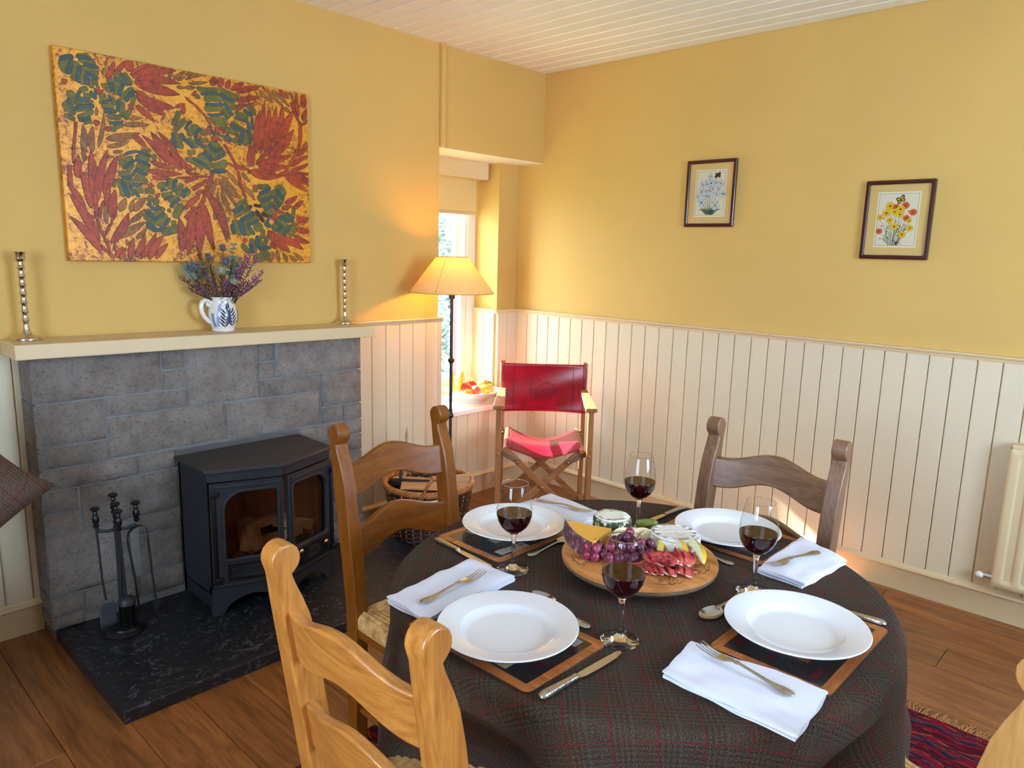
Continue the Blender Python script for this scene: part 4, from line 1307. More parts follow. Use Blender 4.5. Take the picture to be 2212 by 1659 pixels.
INK_BR = plain('ink_brown', (66, 30, 22), 0.8)
INK_K = plain('ink_black', (26, 22, 22), 0.8)

# the daisies (zoomed photo coordinates within the ruled border: x 0..1, z 0..1)
t, a, c, e, g = framed('smaller maroon-framed print of white daisies and a dark butterfly', -1.034, -1.318, 1.652, 1.994, 1)
U = lambda u: a+(c-a)*u
V = lambda v: e+(g-e)*v
st, sg, pe, pg, ce, bu = MB(), MB(), MB(), MB(), MB(), MB()
fl = [(.48, .87, .8), (.22, .71, .8), (.37, .71, 1), (.66, .73, .9), (.85, .72, .9), (.20, .54, 1.05), (.36, .56, .7), (.48, .56, 1.15), (.60, .60, .8), (.79, .59, .95), (.09, .42, .8), (.38, .44, 1.0), (.73, .48, .9), (.71, .23, 1.15), (.52, .73, .9), (.95, .48, .8), (.22, .29, 1.0)]
for i, (u, v, s_) in enumerate(fl):
    r = .024*s_
    for q in range(18):
        an = 2*pi*q/18
        (leafstroke)(pe if (q+i) % 4 else pg, [(U(u)+r*.2*cos(an), V(v)+r*.2*sin(an)), (U(u)+r*.6*cos(an), V(v)+r*.6*sin(an)), (U(u)+r*cos(an), V(v)+r*sin(an))], r*.36, -.01035-.000004*(i*18+q))
    blob(ce if i < 14 else sg, U(u), V(v), r*.24, r*.22, 10, -.0118)
    stroke(st if i % 2 else sg, [(U(u), V(v)-r*.2), (U(.5+(u-.5)*.55), V(v*.45+.05)), (U(.5+(u-.5)*.22), V(.012))], .0009, .0016)
for i in range(16):
    u = .24+.54*i/15
    leafstroke(sg if i % 2 else st, [(U(.5+(u-.5)*.4), V(.012)), (U(u), V(.12)), (U(.5+(u-.5)*1.5), V(.13+.10*((i*7) % 5)/4))], .005)
for an, ln in ((2.3, .020), (3.4, .018), (.9, .024), (-.1, .017)):
    leafstroke(bu, [(U(.73), V(.88)), (U(.73)+cos(an)*ln*.6, V(.88)+sin(an)*ln*.6), (U(.73)+cos(an)*ln, V(.88)+sin(an)*ln)], .015, -.01190)
oo = MB()
for dx, dz in ((-.012, .004), (.012, .010), (.014, -.002), (-.007, -.010)):
    blob(oo, U(.73)+dx, V(.88)+dz, .0028, .0022, 8, -.01200)
for nm, mb, mt in (('stems', st, INK_G), ('dark_stems', sg, INK_GD), ('petals', pe, INK_W), ('petal_shading', pg, INK_WS), ('flower_centres', ce, INK_O), ('butterfly', bu, INK_BR), ('butterfly_spots', oo, INK_OR)):
    mb.build(nm, mt, t, smooth=0, fix=False, kind='stuff')

t, a, c, e, g = framed('larger maroon-framed print of yellow and orange flowers with a swallowtail butterfly', -1.953, -2.236, 1.507, 1.850, 2)
st, sg, py, po, ce, bu, by = MB(), MB(), MB(), MB(), MB(), MB(), MB()
fl = [(.28, .76, 1.25, 0), (.45, .74, 1.0, 1), (.69, .77, 1.05, 1), (.57, .70, 1.2, 0), (.42, .65, 1.0, 0), (.20, .63, 1.15, 0), (.57, .60, 1.0, 0), (.91, .64, 1.0, 1), (.04, .55, .9, 0), (.75, .53, .9, 1), (.31, .49, .9, 0), (.83, .48, .7, 0), (.45, .37, 1.1, 0), (.05, .28, .9, 1), (.87, .34, .95, 0), (.68, .22, 1.0, 0)]
for i, (u, v, s_, k) in enumerate(fl):
    u = .03+u*.94
    r = .0155*s_
    blob(po if k else py, U(u), V(v), r, r*.92, 16, -.01045-.00001*(i % 7), 0, .07, i)
    blob(ce, U(u), V(v), r*.24, r*.22, 8, -.0107)
    stroke(st if i % 2 else sg, [(U(u), V(v)-r*.8), (U(.5+(u-.5)*.6), V(v*.5+.04)), (U(.46+(u-.5)*.3), V(.010))], .0010, .0017)
for u, v in ((.17, .53), (.13, .38), (.77, .66), (.70, .40), (.48, .47), (.12, .14), (.72, .30)):
    blob(po, U(u), V(v), .0035, .0035, 8, -.0106)
    stroke(sg, [(U(u), V(v)), (U(.5+(u-.5)*.6), V(v*.6)), (U(.46+(u-.5)*.3), V(.010))], .0007, .0013)
for i in range(26):
    u0 = .46+.22*sin(i*2.4)
    v0 = .02+.32*((i*5) % 11)/10
    an = .5+2.1*((i*7) % 13)/12
    ln = .022+.018*((i*3) % 5)/4
    leafstroke(sg if i % 2 else st, [(U(u0), V(v0)), (U(u0)+cos(an)*ln*.5, V(v0)+sin(an)*ln*.6), (U(u0)+cos(an)*ln, V(v0)+sin(an)*ln*.6-.002)], .0034)
for an, ln, m_ in ((2.75, .022, 0), (-2.2, .018, 0), (1.2, .026, 0), (.1, .018, 0)):
    x_, z_ = U(.55), V(.87)
    leafstroke(bu, [(x_, z_), (x_+cos(an)*ln*.6, z_+sin(an)*ln*.6), (x_+cos(an)*ln, z_+sin(an)*ln)], .016, -.0107)
    leafstroke(by, [(x_+cos(an)*ln*.15, z_+sin(an)*ln*.15), (x_+cos(an)*ln*.5, z_+sin(an)*ln*.5), (x_+cos(an)*ln*.78, z_+sin(an)*ln*.78)], .0075, -.0109)
for nm, mb, mt in (('stems', st, INK_G), ('dark_stems', sg, INK_GD), ('yellow_petals', py, INK_Y), ('orange_petals', po, INK_OR), ('flower_centres', ce, INK_BR), ('butterfly', bu, INK_K), ('butterfly_markings', by, INK_Y)):
    mb.build(nm, mt, t, smooth=0, fix=False, kind='stuff')

# ---------------------------------------------------------------- radiator with its valve
rd = thing('radiator', 'cream pressed-steel panel radiator at the right edge under the panelling', 'radiator', (0, -2.645, .168))
RL, RH = 1.25, .600
def rf(u, w):
    y, z = -RL*u, RH*w
    per = .0600
    ph = ((-y-.024)/per) % 1.0
    fl_ = max(0.0, min(1.0, (.5-abs(ph-.5))*6-.9))
    m_ = max(0, min(1, (min(z, RH-z)-.028)/.012))*max(0, min(1, (min(-y, RL+y)-.022)/.006))
    e = min(-y, RL+y, z, RH-z)
    rnd_ = .008*(1-min(1, e/.010))**2
    return (-.088+rnd_+.011*fl_*m_, y, z)
b = MB().grid(rf, 260, 44)
b.box(-.080, -.070, -RL, 0, 0, RH)
b.build('panel', M_CREAM, rd, smooth=50, fix=False)
MB().box(-.084, -.018, -RL+.004, -.004, RH-.004, RH+.012).box(-.080, -.03, -.012, -.002, .01, RH).build('top_grille', M_CREAM, rd, smooth=0, bevel=.004)
for yy in (-.2, -1.0):
    MB().box(-.07, -.0135, yy-.02, yy+.02, .1, .5).build('bracket', M_CREAM, rd, smooth=0)
v = MB().tube([(-.055, -.004, .030), (-.055, .030, .030)], .0075, 12)
v.lathe([(0, -.018), (.010, -.018), (.010, .018), (0, .018)], 6, M=TR(-.055, .018, .030) @ Matrix.Rotation(pi/2, 4, 'X'))
v.tube([(-.055, .026, .030), (-.030, .026, .030)], .0075, 12)
v.build('valve_body', M_CHROME, rd, label='chrome valve body')
MB().ell((-.058, .046, .028), (.014, .016, .014), 16, 10).build('valve_cap', M_WHITE, rd, label='white valve cap')
MB().tube([(-.032, .026, .030), (-.0135, .026, .030)], .0065, 12).build('pipe', M_CREAM, rd)

# ---------------------------------------------------------------- floor lamp
LX, LY = -.973, -.242
lt_ = thing('floor_lamp', 'lit black iron floor lamp with a wide linen cone shade beside the window', 'lamp', (LX, LY, 0))
def linen_shade():
    m, t = new_mat(M_SHADE_NAME)
    v = t.coords()
    w = t.noise(t.coords(scale=(1, 1, 1)), 260, 2)
    c = t.ramp(w, [(0.3, (214, 178, 118)), (0.7, (236, 206, 150))])
    t.t.nodes.remove(t.bsdf)
    df = t.n('ShaderNodeBsdfDiffuse')
    tl = t.n('ShaderNodeBsdfTranslucent')
    t.set(df.inputs[0], c)
    t.set(tl.inputs[0], c)
    mx = t.n('ShaderNodeMixShader')
    mx.inputs[0].default_value = .13
    t.t.links.new(df.outputs[0], mx.inputs[1])
    t.t.links.new(tl.outputs[0], mx.inputs[2])
    t.t.links.new(mx.outputs[0], t.out.inputs[0])
    return m
M_SHADE = linen_shade()
SB, STP, RB, RT_ = 1.278, 1.462, .222, .083
MB().lathe([(RB, SB), (RT_, STP)], 64).build('lamp_shade', M_SHADE, lt_, smooth=180, fix=False)
rim = MB()
for r, z in ((RB, SB), (RT_, STP)):
    rim.tube([(r*cos(2*pi*i/64), r*sin(2*pi*i/64), z) for i in range(64)], .0022, 6, closed=True)
rim.tube([(RB*cos(3.6), RB*sin(3.6), SB), (RT_*cos(3.6), RT_*sin(3.6), STP)], .0016, 5)
rim.build('shade_binding', plain('shade_tape', (196, 150, 80), 0.8), lt_, smooth=180)
MB().tube([(0, 0, .14), (0, 0, 1.25)], .0085, 12).build('pole', M_IRON, lt_)
kn = MB().ell((0, 0, .915), (.018, .018, .016), 16, 10).lathe([(0, .60), (.014, .602), (.0175, .61), (.014, .618), (.011, .63), (.0105, .65), (0, .65)], 16)
kn.lathe([(0, .895), (.011, .897), (.009, .935), (0, .94)], 12)
kn.build('knop', M_IRON_SHINY, lt_, smooth=60)
ft = MB()
for i in range(3):
    a = radians(75+120*i)
    pts = bez([(0, 0, .30), (cos(a)*.012, sin(a)*.012, .22), (cos(a)*.04, sin(a)*.04, .12), (cos(a)*.10, sin(a)*.10, .06), (cos(a)*.16, sin(a)*.16, .018), (cos(a)*.185, sin(a)*.185, .008)], 16)
    ft.tube(pts, [.008]*14+[.010, .011, .008], 8)
ft.lathe([(0, .43), (.0105, .43), (.016, .40), (.013, .34), (.020, .30), (.014, .27), (.0, .26)], 14)
ft.build('tripod_base', M_IRON, lt_, smooth=60)
fr_ = MB()
for i in range(3):
    a = 2*pi*i/3
    fr_.tube([(0, 0, STP-.03), (RT_*cos(a), RT_*sin(a), STP)], .0016, 5)
fr_.lathe([(0, 1.24), (.016, 1.245), (.018, 1.32), (.013, 1.35), (0, 1.35)], 14)
fr_.build('lamp_holder', M_IRON_SHINY, lt_)
bm_, nt = new_mat('warm_bulb')
nt.p(Base_Color=(0, 0, 0, 1), Emission_Color=(1.0, 0.40, 0.02, 1), Emission_Strength=480.0)
MB().ell((0, 0, 1.385), (.028, .028, .034), 16, 10).build('bulb', bm_, lt_, smooth=180)

# ---------------------------------------------------------------- tweed cushion and throw on an armchair at the left edge
ac = thing('armchair', 'brown armchair standing mostly outside the left edge of the view', 'armchair', (-3.62, -.50, 0))
M_UPH = plain('brown_upholstery', (70, 48, 34), 0.85, var=0.1, scale=30)
MB().box(-.30, .30, -.28, .28, .20, .50).build('seat', M_UPH, ac, bevel=.05, seg=4)
MB().box(-.30, .30, .16, .34, .30, 1.0).build('backrest', M_UPH, ac, bevel=.06, seg=4)
for sx in (-.27, .27):
    for sy in (-.24, .28):
        MB().tube([(sx, sy, .22), (sx, sy, 0)], [.025, .018], 10).build('leg', W_DARK['z'], ac)
def cush(u, w, side):
    a, c_ = 2*u-1, 2*w-1
    k = 1-.13*(1-a*a)*abs(c_)**2.2 if False else 1
    px = a*(1-.16*(1-c_*c_)*1.0) if True else a
    pz = c_*(1-.16*(1-a*a))
    th = .085*((1-a**4)*(1-c_**4))**.6+.010
    return (px*.225, -th*side, pz*.225)
b = MB()
for s_ in (1, -1):
    b.grid(lambda u, w: cush(u, w, s_), 18, 18)
cb_ = b.mesh('tweed_cushion', M_TWEED_OBJ, 180)
bmm = bmesh.new(); bmm.from_mesh(cb_); bmesh.ops.remove_doubles(bmm, verts=bmm.verts, dist=.0005); bmesh.ops.recalc_face_normals(bmm, faces=bmm.faces)
edge = [v_ for v_ in bmm.verts if min(abs(abs(v_.co.x)/.225-1), 9) < .2 and abs(v_.co.y) < .011]
bmm.to_mesh(cb_); bmm.free()
cu = bpy.data.objects.new('tweed_cushion', cb_)
place(cu, loc=(-3.212, -.46, .722), rot=(.10, -.66, .10), label='brown tweed cushion poking in at the left edge beside the fireplace', cat='cushion')
b = MB()
d = Vector((-.66, 0, .75))
b.slab(lambda u, w: ((-.26*u+.016-.034*w), -.03*sin(pi*u)*0, .235*u-.006*w+.014*sin(pi*u)), 10, 3, .012)
MB().prism([(-3.003, .757), (-3.030, .742), (-3.10, .802), (-3.30, .985), (-3.28, 1.02), (-3.07, .832)], -.335, -.31, 'y').build('folded_throw', plain('dark_brown_wool', (66, 48, 30), 0.9, bump=.3, bscale=300), None, smooth=30, bevel=.006, seg=3, label='dark brown folded throw end above the tweed cushion at the left edge', cat='throw')

# ---------------------------------------------------------------- rug
def rugmat():
    m, t = new_mat('red_kilim')
    tc = t.n('ShaderNodeTexCoord')
    sp_ = t.n('ShaderNodeSeparateXYZ')
    t.t.links.new(tc.outputs['Object'], sp_.inputs[0])
    x, y = sp_.outputs[0], sp_.outputs[1]
    v2 = t.coords(scale=(60, 16, 1))
    nn = t.noise(v2, 1.0, 3, 0.6)
    xb = t.math('ADD', x, t.math('MULTIPLY', t.math('SUBTRACT', nn, 0.5), 0.025))
    band = t.math('FRACT', t.math('DIVIDE', xb, 0.105))
    zig = t.math('PINGPONG', t.math('MULTIPLY', y, 7.0), 0.5)
    f = t.math('FRACT', t.math('ADD', band, t.math('MULTIPLY', zig, 0.55)))
    red, dred, navy, grey, rust = (122, 12, 32), (72, 8, 22), (30, 30, 44), (62, 62, 74), (140, 72, 34)
    c1 = t.ramp(band, [(0.0, navy), (0.12, grey), (0.16, rust), (0.20, red), (0.48, dred), (0.52, rust), (0.56, navy), (0.72, grey), (0.78, red)], 'CONSTANT')
    c2 = t.ramp(f, [(0.0, dred), (0.35, red), (0.45, navy), (0.62, grey), (0.70, red), (0.92, rust)], 'CONSTANT')
    c = t.mix(t.math('GREATER_THAN', nn, 0.47), c1, c2)
    n3 = t.noise(t.coords(scale=(260, 90, 1)), 1.0, 3)
    c = t.mix(t.math('MULTIPLY', n3, 0.5), c, lin((40, 14, 26)))
    t.p(Base_Color=c, Roughness=0.95, Specular_IOR_Level=0.1)
    t.bump(t.math('ADD', nn, n3), 0.8, 0.004)
    return m
rug = thing('rug', 'fringed red and navy kilim rug lying under the dining table', 'rug', (-.985, -1.405, 0))
RW, RD_ = 2.15, 2.2
def ruf(u, w):
    x, y = -RW*u, -RD_*w
    return (x, y, .005+.0008*vn(x, y, 4, 9))
MB().slab(ruf, 60, 60, .004).build('field', rugmat(), rug, smooth=60)
fr_ = MB()
rs = random.Random(8)
for i in range(620):
    y = -RD_*i/620
    dx, dy = rs.uniform(.02, .055), rs.uniform(-.018, .018)
    fr_.tube([(-.004, y, .004), (dx*.5, y+dy*.6, rs.uniform(.005, .012)), (dx, y+dy, rs.uniform(.002, .005))], [.0014, .0013, .0008], 3, caps=False)
fr_.build('fringe', plain('rug_fringe', (168, 116, 62), 0.9, var=.3, scale=60), rug, smooth=0, fix=False, kind='stuff')
# ---------------------------------------------------------------- folding director's chair; local +y is forwards, x to the sitter's left seen from behind
DC = thing('directors_chair', 'folding teak chair with an oxblood leather sling seat and back, in the alcove corner', 'chair', (-.5145, -.5145, 0), radians(132.2))
HWD = .2425
W = W_TEAK
for sx in (-1, 1):
    for y, wd, dp, top in ((.26, .030, .044, .679), (-.26, .026, .036, .862)):
        MB().box(sx*HWD-wd/2, sx*HWD+wd/2, y-dp/2, y+dp/2, 0, top).build('leg', W['z'], DC, bevel=.004)
    # arm board, wider in front
    o = sx*HWD
    MB().prism([(o-.020, -.245), (o+.020, -.245), (o+.030, .16), (o+.030, .292), (o-.030, .292), (o-.030, .16)], .680, .702, 'z').build('arm', W['y'], DC, bevel=.004, smooth=20)
    # seat rail that the sling wraps
    MB().tube([(sx*.205, -.235, .455), (sx*.205, .245, .455)], .0135, 12).build('seat_rail', W['y'], DC)
    # foot rail
    MB().box(o-.014, o+.014, -.255, .255, .03, .055).build('foot_rail', W['y'], DC, bevel=.003)
def bar(p, q, wd, th, y):
    d = Vector((q[0]-p[0], 0, q[1]-p[1]))
    n = Vector((-d.z, 0, d.x)).normalized()*wd/2
    P, Q = Vector((p[0], 0, p[1])), Vector((q[0], 0, q[1]))
    d = d.normalized()*.012
    return [((a).x, (a).z) for a in (P-d-n, Q+d-n, Q+d+n, P-d+n)]
sc_ = MB()
for y in (.225, -.215):
    for k_, sx in enumerate((-1, 1)):
        yy = y+(.009 if sx > 0 else -.009)
        MB().prism(bar((sx*.205, .452), (-sx*.225, .045), .034, .016, 0), yy-.008, yy+.008, 'y').build('cross_bar', W['x'], DC, bevel=.003, smooth=20)
        # short link between leg and cross bar
        MB().prism(bar((sx*.232, .440), (sx*.135, .388), .026, .006, 0), yy+(.009 if y > 0 else -.015), yy+(.015 if y > 0 else -.009), 'y').build('link', W_DARK['x'], DC, bevel=.002, smooth=20)
        for x_, z_ in ((sx*.135, .388), (sx*.232, .440)):
            sc_.lathe([(0, .004), (.005, .003), (.0065, 0)], 10, M=TR(x_, yy+.016, z_) @ Matrix.Rotation(-pi/2, 4, 'X'))
    sc_.lathe([(0, .004), (.005, .003), (.0065, 0)], 10, M=TR(0, y+.018, .249) @ Matrix.Rotation(-pi/2, 4, 'X'))
for sx in (-1, 1):
    sc_.lathe([(0, .004), (.005, .003), (.0065, 0)], 10, M=TR(sx*HWD, .283, .44) @ Matrix.Rotation(-pi/2, 4, 'X'))
sc_.build('screw', M_BRASS, DC, smooth=60)
# sling seat
def seatf(u, w):
    x = -.222+.444*u
    y = -.225+.46*w
    s_ = sin(pi*u)
    z = .470-.056*s_**1.3-.012*sin(pi*u)*cos(w*6.0)+.010*(abs(2*u-1)**6)*sin(w*9+1)+.010*w*s_
    z -= .030*max(0, abs(2*u-1)-.93)/.07
    return (x, y, z)
MB().slab(seatf, 40, 24, .0035).build('sling_seat', M_LEATHER, DC, smooth=180)
se = MB()
for w in (.05, .95):
    se.tube([Vector(seatf(.06+.88*i/30, w))+Vector((0, 0, .0008)) for i in range(31)], .0009, 4)
for u in (.09, .91):
    se.tube([Vector(seatf(u, i/20))+Vector((0, 0, .0008)) for i in range(21)], .0009, 4)
se.build('seat_stitching', M_EMBOSS, DC, smooth=180)
# sling back: slightly hollow, wrapped round the rear uprights
BZ0, BZ1 = .560, .846
def backf(x, z):
    u = x/.262
    y = -.232-.030*(1-min(1, u*u))+.004*sin(z*30+x*9)
    if abs(u) > .955:
        y -= .045*((abs(u)-.955)/.045)**.7
    zz = z+.006*(u*u)*(1 if z > .7 else -.3)
    return Vector((x, y, zz))
b = MB()
nx, nz = 48, 18
w_ = nx+1
vs = [backf(-.262+.524*i/nx, BZ0+(BZ1-BZ0)*j/nz) for j in range(nz+1) for i in range(w_)]
b.add(vs, [(j*w_+i, j*w_+i+1, (j+1)*w_+i+1, (j+1)*w_+i) for j in range(nz) for i in range(nx)])
o = b.build('sling_back', M_LEATHER, DC, smooth=180, fix=False)
sd = o.modifiers.new('solid', 'SOLIDIFY'); sd.thickness = .004; sd.offset = 1
st = MB()
def on_back(x, z, e=.0008):
    return backf(x, z)+Vector((0, .0035+e, 0))
for z in (BZ0+.018, BZ1-.016):
    st.tube([on_back(-.24+.48*i/40, z) for i in range(41)], .0010, 4)
for x in (-.175, .175, -.236, .236):
    st.tube([on_back(x, BZ0+.004+(BZ1-BZ0-.008)*i/20) for i in range(21)], .0010, 4)
st.build('back_stitching', M_EMBOSS, DC, smooth=180)
# embossed mountain outline and lettering; the sitter's right is -x as the back faces +y, so x is mirrored for reading
def ln(mb, pts, r=.0011):
    fine = []
    for (a, c), (d, e) in zip(pts, pts[1:]):
        n = max(2, int(40*abs(d-a)/.2))
        fine += [(a+(d-a)*i/n, c+(e-c)*i/n) for i in range(n)]
    fine.append(pts[-1])
    mb.tube([on_back(-x, z, .0002) for x, z in fine], r, 4)
em = MB()
ln(em, [(-.100, .712), (-.075, .718), (-.068, .724), (-.085, .720), (-.060, .738), (-.038, .752), (-.022, .750), (-.010, .736), (.004, .726)])
ln(em, [(-.050, .704), (-.030, .706), (-.006, .722), (.016, .738), (.028, .744), (.050, .730), (.070, .716), (.094, .704), (.094, .702), (-.002, .702)])
ln(em, [(.006, .728), (.012, .733), (.020, .731), (.028, .737), (.034, .733), (.030, .724), (.022, .728)])
em.build('embossed_emblem', M_EMBOSS, DC, smooth=180, label='embossed outline of two mountains')
def lettering(text, size, cx, cz, xs=1.0):
    cu_ = bpy.data.curves.new('t', 'FONT')
    cu_.body = text
    cu_.size = size
    cu_.align_x = 'CENTER'
    cu_.offset = size*.012
    cu_.space_character = 1.08
    ob = bpy.data.objects.new('t', cu_)
    COL.objects.link(ob)
    bpy.context.view_layer.update()
    me = bpy.data.meshes.new_from_object(ob.evaluated_get(bpy.context.evaluated_depsgraph_get()))
    bpy.data.objects.remove(ob)
    bpy.data.curves.remove(cu_)
    return [(v_.co.x*xs+cx, v_.co.y+cz) for v_ in me.vertices], [tuple(p.vertices) for p in me.polygons], me
tb = MB()
for text, sz, cz, xs in (('BEN ALDER', .036, .672, .86), ('ESTATE', .034, .638, .86)):
    v2, f2, me = lettering(text, sz, 0, cz, xs)
    tb.add([on_back(-x, z, .0006) for x, z in v2], [f[::-1] for f in f2])
    bpy.data.meshes.remove(me)
tb.build('embossed_lettering', M_EMBOSS, DC, smooth=0, fix=False, label='embossed words BEN ALDER ESTATE')

# ---------------------------------------------------------------- log basket
BX, BY = -1.215, -.350
bk = thing('log_basket', 'round dark willow basket with tan rim and side handles, full of firewood', 'basket', (BX, BY, 0))
BH, R0, R1 = .315, .165, .224
def brad(z):
    return R0+(R1-R0)*(z/BH)**.9
weave = MB()
NST = 28
for j in range(24):
    z = .022+(BH-.045)*j/23
    N = NST*4
    pts = []
    for i in range(N):
        a = 2*pi*i/N
        r = brad(z)+.0042*(1 if j % 2 else -1)*cos(a*NST/2)
        pts.append((r*cos(a), r*sin(a), z+.0012*sin(a*NST+j)))
    weave.tube(pts, .0062, 5, closed=True)
weave.build('weave', M_WICK, bk, smooth=180, kind='stuff')
stk = MB()
for i in range(NST):
    a = 2*pi*(i+.0)/NST
    stk.tube([(brad(z)*cos(a), brad(z)*sin(a), z) for z in (0.005, .1, .2, BH)], .0048, 6)
stk.build('stakes', M_WICK_L, bk, smooth=180, kind='stuff')
def braid(mb, r, z, amp, n, turns, rad):
    for k_ in range(n):
        mb.tube([((r+amp*cos(turns*a+2*pi*k_/n))*cos(a), (r+amp*cos(turns*a+2*pi*k_/n))*sin(a), z+amp*sin(turns*a+2*pi*k_/n)) for a in [2*pi*i/160 for i in range(160)]], rad, 5, closed=True)
rim = MB()
braid(rim, R1+.003, BH+.002, .0105, 5, 14, .0062)
rim.build('rim', M_WICK_L, bk, smooth=180, label='braided tan rim')
fo = MB()
braid(fo, R0+.006, .014, .009, 4, 11, .006)
fo.build('foot_braid', M_WICK_L, bk, smooth=180, label='braided tan foot')
MB().lathe([(0, .006), (R0, .006), (R0, .012), (0, .012)], 28).build('bottom', M_WICK, bk)
for ang in (radians(238), radians(30)):
    hd = MB()
    for k_ in range(3):
        pts = []
        for i in range(31):
            u = i/30
            b_ = -1+2*u
            a = ang+.30*b_
            rr_ = R1+.004+.010*sin(pi*u)
            z = BH-.045+.135*sin(pi*u)**.7
            tw = 10*pi*u+2*pi*k_/3
            pts.append((rr_*cos(a)+.006*cos(tw)*cos(a), rr_*sin(a)+.006*cos(tw)*sin(a), z+.006*sin(tw)))
        hd.tube(pts, .0058, 5)
    hd.build('handle', M_WICK_L, bk, smooth=180)
def splitlog(loc, rot, ln_, r, lab, a0=0, a1=2.2):
    prof = [(0, 0)]+[(r*cos(a0+(a1-a0)*i/8), r*sin(a0+(a1-a0)*i/8)) for i in range(9)]
    b = MB()
    n = len(prof)
    segs = 7
    vs = []
    for k_ in range(segs+1):
        x = -ln_/2+ln_*k_/segs
        for (p, q) in prof:
            vs.append((x, p+.006*vn(x, p, q, 14), q+.006*vn(q, x, p, 14)))
    fs, ms = [], []
    for k_ in range(segs):
        for i in range(n):
            j = (i+1) % n
            fs.append((k_*n+i, k_*n+j, (k_+1)*n+j, (k_+1)*n+i))
            ms.append(1 if 1 <= i <= 8 and i < n-1 else 0)
    fs += [tuple(range(n))[::-1], tuple(range(segs*n, segs*n+n))]
    ms += [0, 0]
    b.v, b.f, b.m = [tuple(v_) for v_ in vs], fs, ms
    return b.build('split_log', [M_LOG, M_BARK], None, smooth=30, loc=loc, rot=rot, label=lab, cat='log')
va = radians(-43)       # across the view
splitlog((BX+.005, BY-.035, .318), (3.30, .03, va), .33, .085, 'long split log lying across the front of the willow basket')
splitlog((BX+.10, BY-.055, .345), (3.75, 0, va+.25), .20, .08, 'upright-grained split log at the right of the willow basket')
splitlog((BX+.03, BY+.07, .315), (2.95, .0, va-.15), .31, .085, 'split log at the back of the willow basket')
splitlog((BX-.02, BY+.02, .20), (3.4, .0, va+.6), .26, .085, 'dark-barked split log lower down in the willow basket')
splitlog((BX+.0, BY+.0, .11), (.4, .0, va-.7), .24, .085, 'split log at the bottom of the willow basket')
for x_, y_, dz, lab in ((-.11, .10, .575, 'flat kindling stick standing up at the left of the willow basket'), (-.065, .12, .60, 'pointed kindling splinter standing up behind the log in the willow basket')):
    MB().prism([(-.007, 0), (.007, 0), (.007, .25), (.0, .30 if 'point' in lab else .26), (-.007, .25)], -.006, .006, 'y').build('kindling_stick', M_LOG if 'point' in lab else M_BARK, None, smooth=0, loc=(BX+x_, BY+y_, dz-.30), rot=(.05, .04, va+.2), label=lab, cat='kindling')

# ---------------------------------------------------------------- fruit bowl on the window sill
FBX, FBY, FBZ = -.385, .205, .5465
fbw = thing('fruit_bowl', 'wide white footed bowl of fruit on the window sill', 'bowl', (FBX, FBY, FBZ))
MB().lathe([(0, .004), (.070, .0), (.078, .0), (.078, .008), (.095, .018), (.135, .038), (.165, .058), (.180, .070), (.184, .074), (.180, .077), (.160, .064), (.130, .046), (.09, .027), (0, .020)], 56).build('bowl', M_PORC, fbw, smooth=60)
def applemat(name, a, b_, c_):
    m, t = new_mat(name)
    v = t.coords(scale=(1, 1, .5))
    n = t.math('ADD', t.math('MULTIPLY', t.noise(v, 24, 3), 0.75), t.math('MULTIPLY', t.noise(t.coords(scale=(160, 160, 14)), 1, 3), .25))
    t.p(Base_Color=t.ramp(n, [(0.36, a), (0.5, b_), (0.64, c_)]), Roughness=0.3, Coat_Weight=.3)
    return m
AP = {'red': applemat('apple_red', (150, 16, 24), (190, 34, 36), (214, 90, 60)), 'pink': applemat('apple_pink', (206, 54, 56), (226, 112, 96), (236, 190, 120)), 'green': applemat('apple_green_red', (150, 170, 50), (186, 176, 62), (200, 104, 54)), 'yellow': applemat('apple_yellow', (226, 188, 82), (232, 178, 88), (226, 144, 72))}
M_STALK = plain('stalk', (70, 48, 28), 0.8)
def apple(x, y, z, r, kind, lab, tilt=(0, 0, 0)):
    t = thing('apple', lab, 'apple', (x, y, z), 0, 'apples in the bowl', rot=tilt)
    pr = []
    for i in range(17):
        a = -pi/2+pi*i/16
        rr_ = cos(a)*(1-.06*sin(a)+.10*max(0, sin(a))*cos(a))
        zz = sin(a)*.90
        dimp = .24*exp(-(rr_/.32)**2) if sin(a) > 0 else .13*exp(-(rr_/.30)**2)
        pr.append((max(0, rr_)*r*1.04, (zz-(dimp if sin(a) > 0 else -dimp))*r))
    MB().lathe(pr, 24).build('flesh', AP[kind], t, smooth=180)
    MB().tube([(0, 0, r*.62), (.002, .001, r*.85), (.005, .002, r*1.05)], .0014, 5).build('stalk', M_STALK, t)
fx = lambda dx: FBX+dx
for dx, dy, dz, r, kd, lab, tl in (
    (-.105, -.045, .105, .036, 'red', 'red apple high at the left of the bowl behind the lamp pole', (.4, .1, 0)),
    (-.012, .0, .105, .036, 'red', 'dark red apple on top in the middle of the bowl', (.3, -.3, 1)),
    (-.055, -.090, .082, .037, 'pink', 'pink-blushed apple at the very front of the bowl', (.9, .3, .4)),
    (.035, -.078, .078, .036, 'green', 'green and red apple at the front right of the bowl', (.6, -.4, 2)),
    (.075, -.015, .105, .034, 'yellow', 'yellow apple high at the right of the bowl', (.2, -.6, 0)),
    (.098, -.055, .080, .031, 'yellow', 'yellow-orange apple low at the right of the bowl', (.5, .5, 1)),
    (-.118, -.085, .077, .030, 'green', 'small green apple low at the front left of the bowl', (.4, .6, 1)),
    (.0, .075, .09, .034, 'yellow', 'yellow apple at the back of the bowl', (.2, .3, 2)),
    (-.07, .06, .095, .034, 'yellow', 'pale apple at the back left of the bowl', (.2, .3, 3))):
    apple(FBX+dx, FBY+dy, FBZ+dz, r, kd, lab, tl)
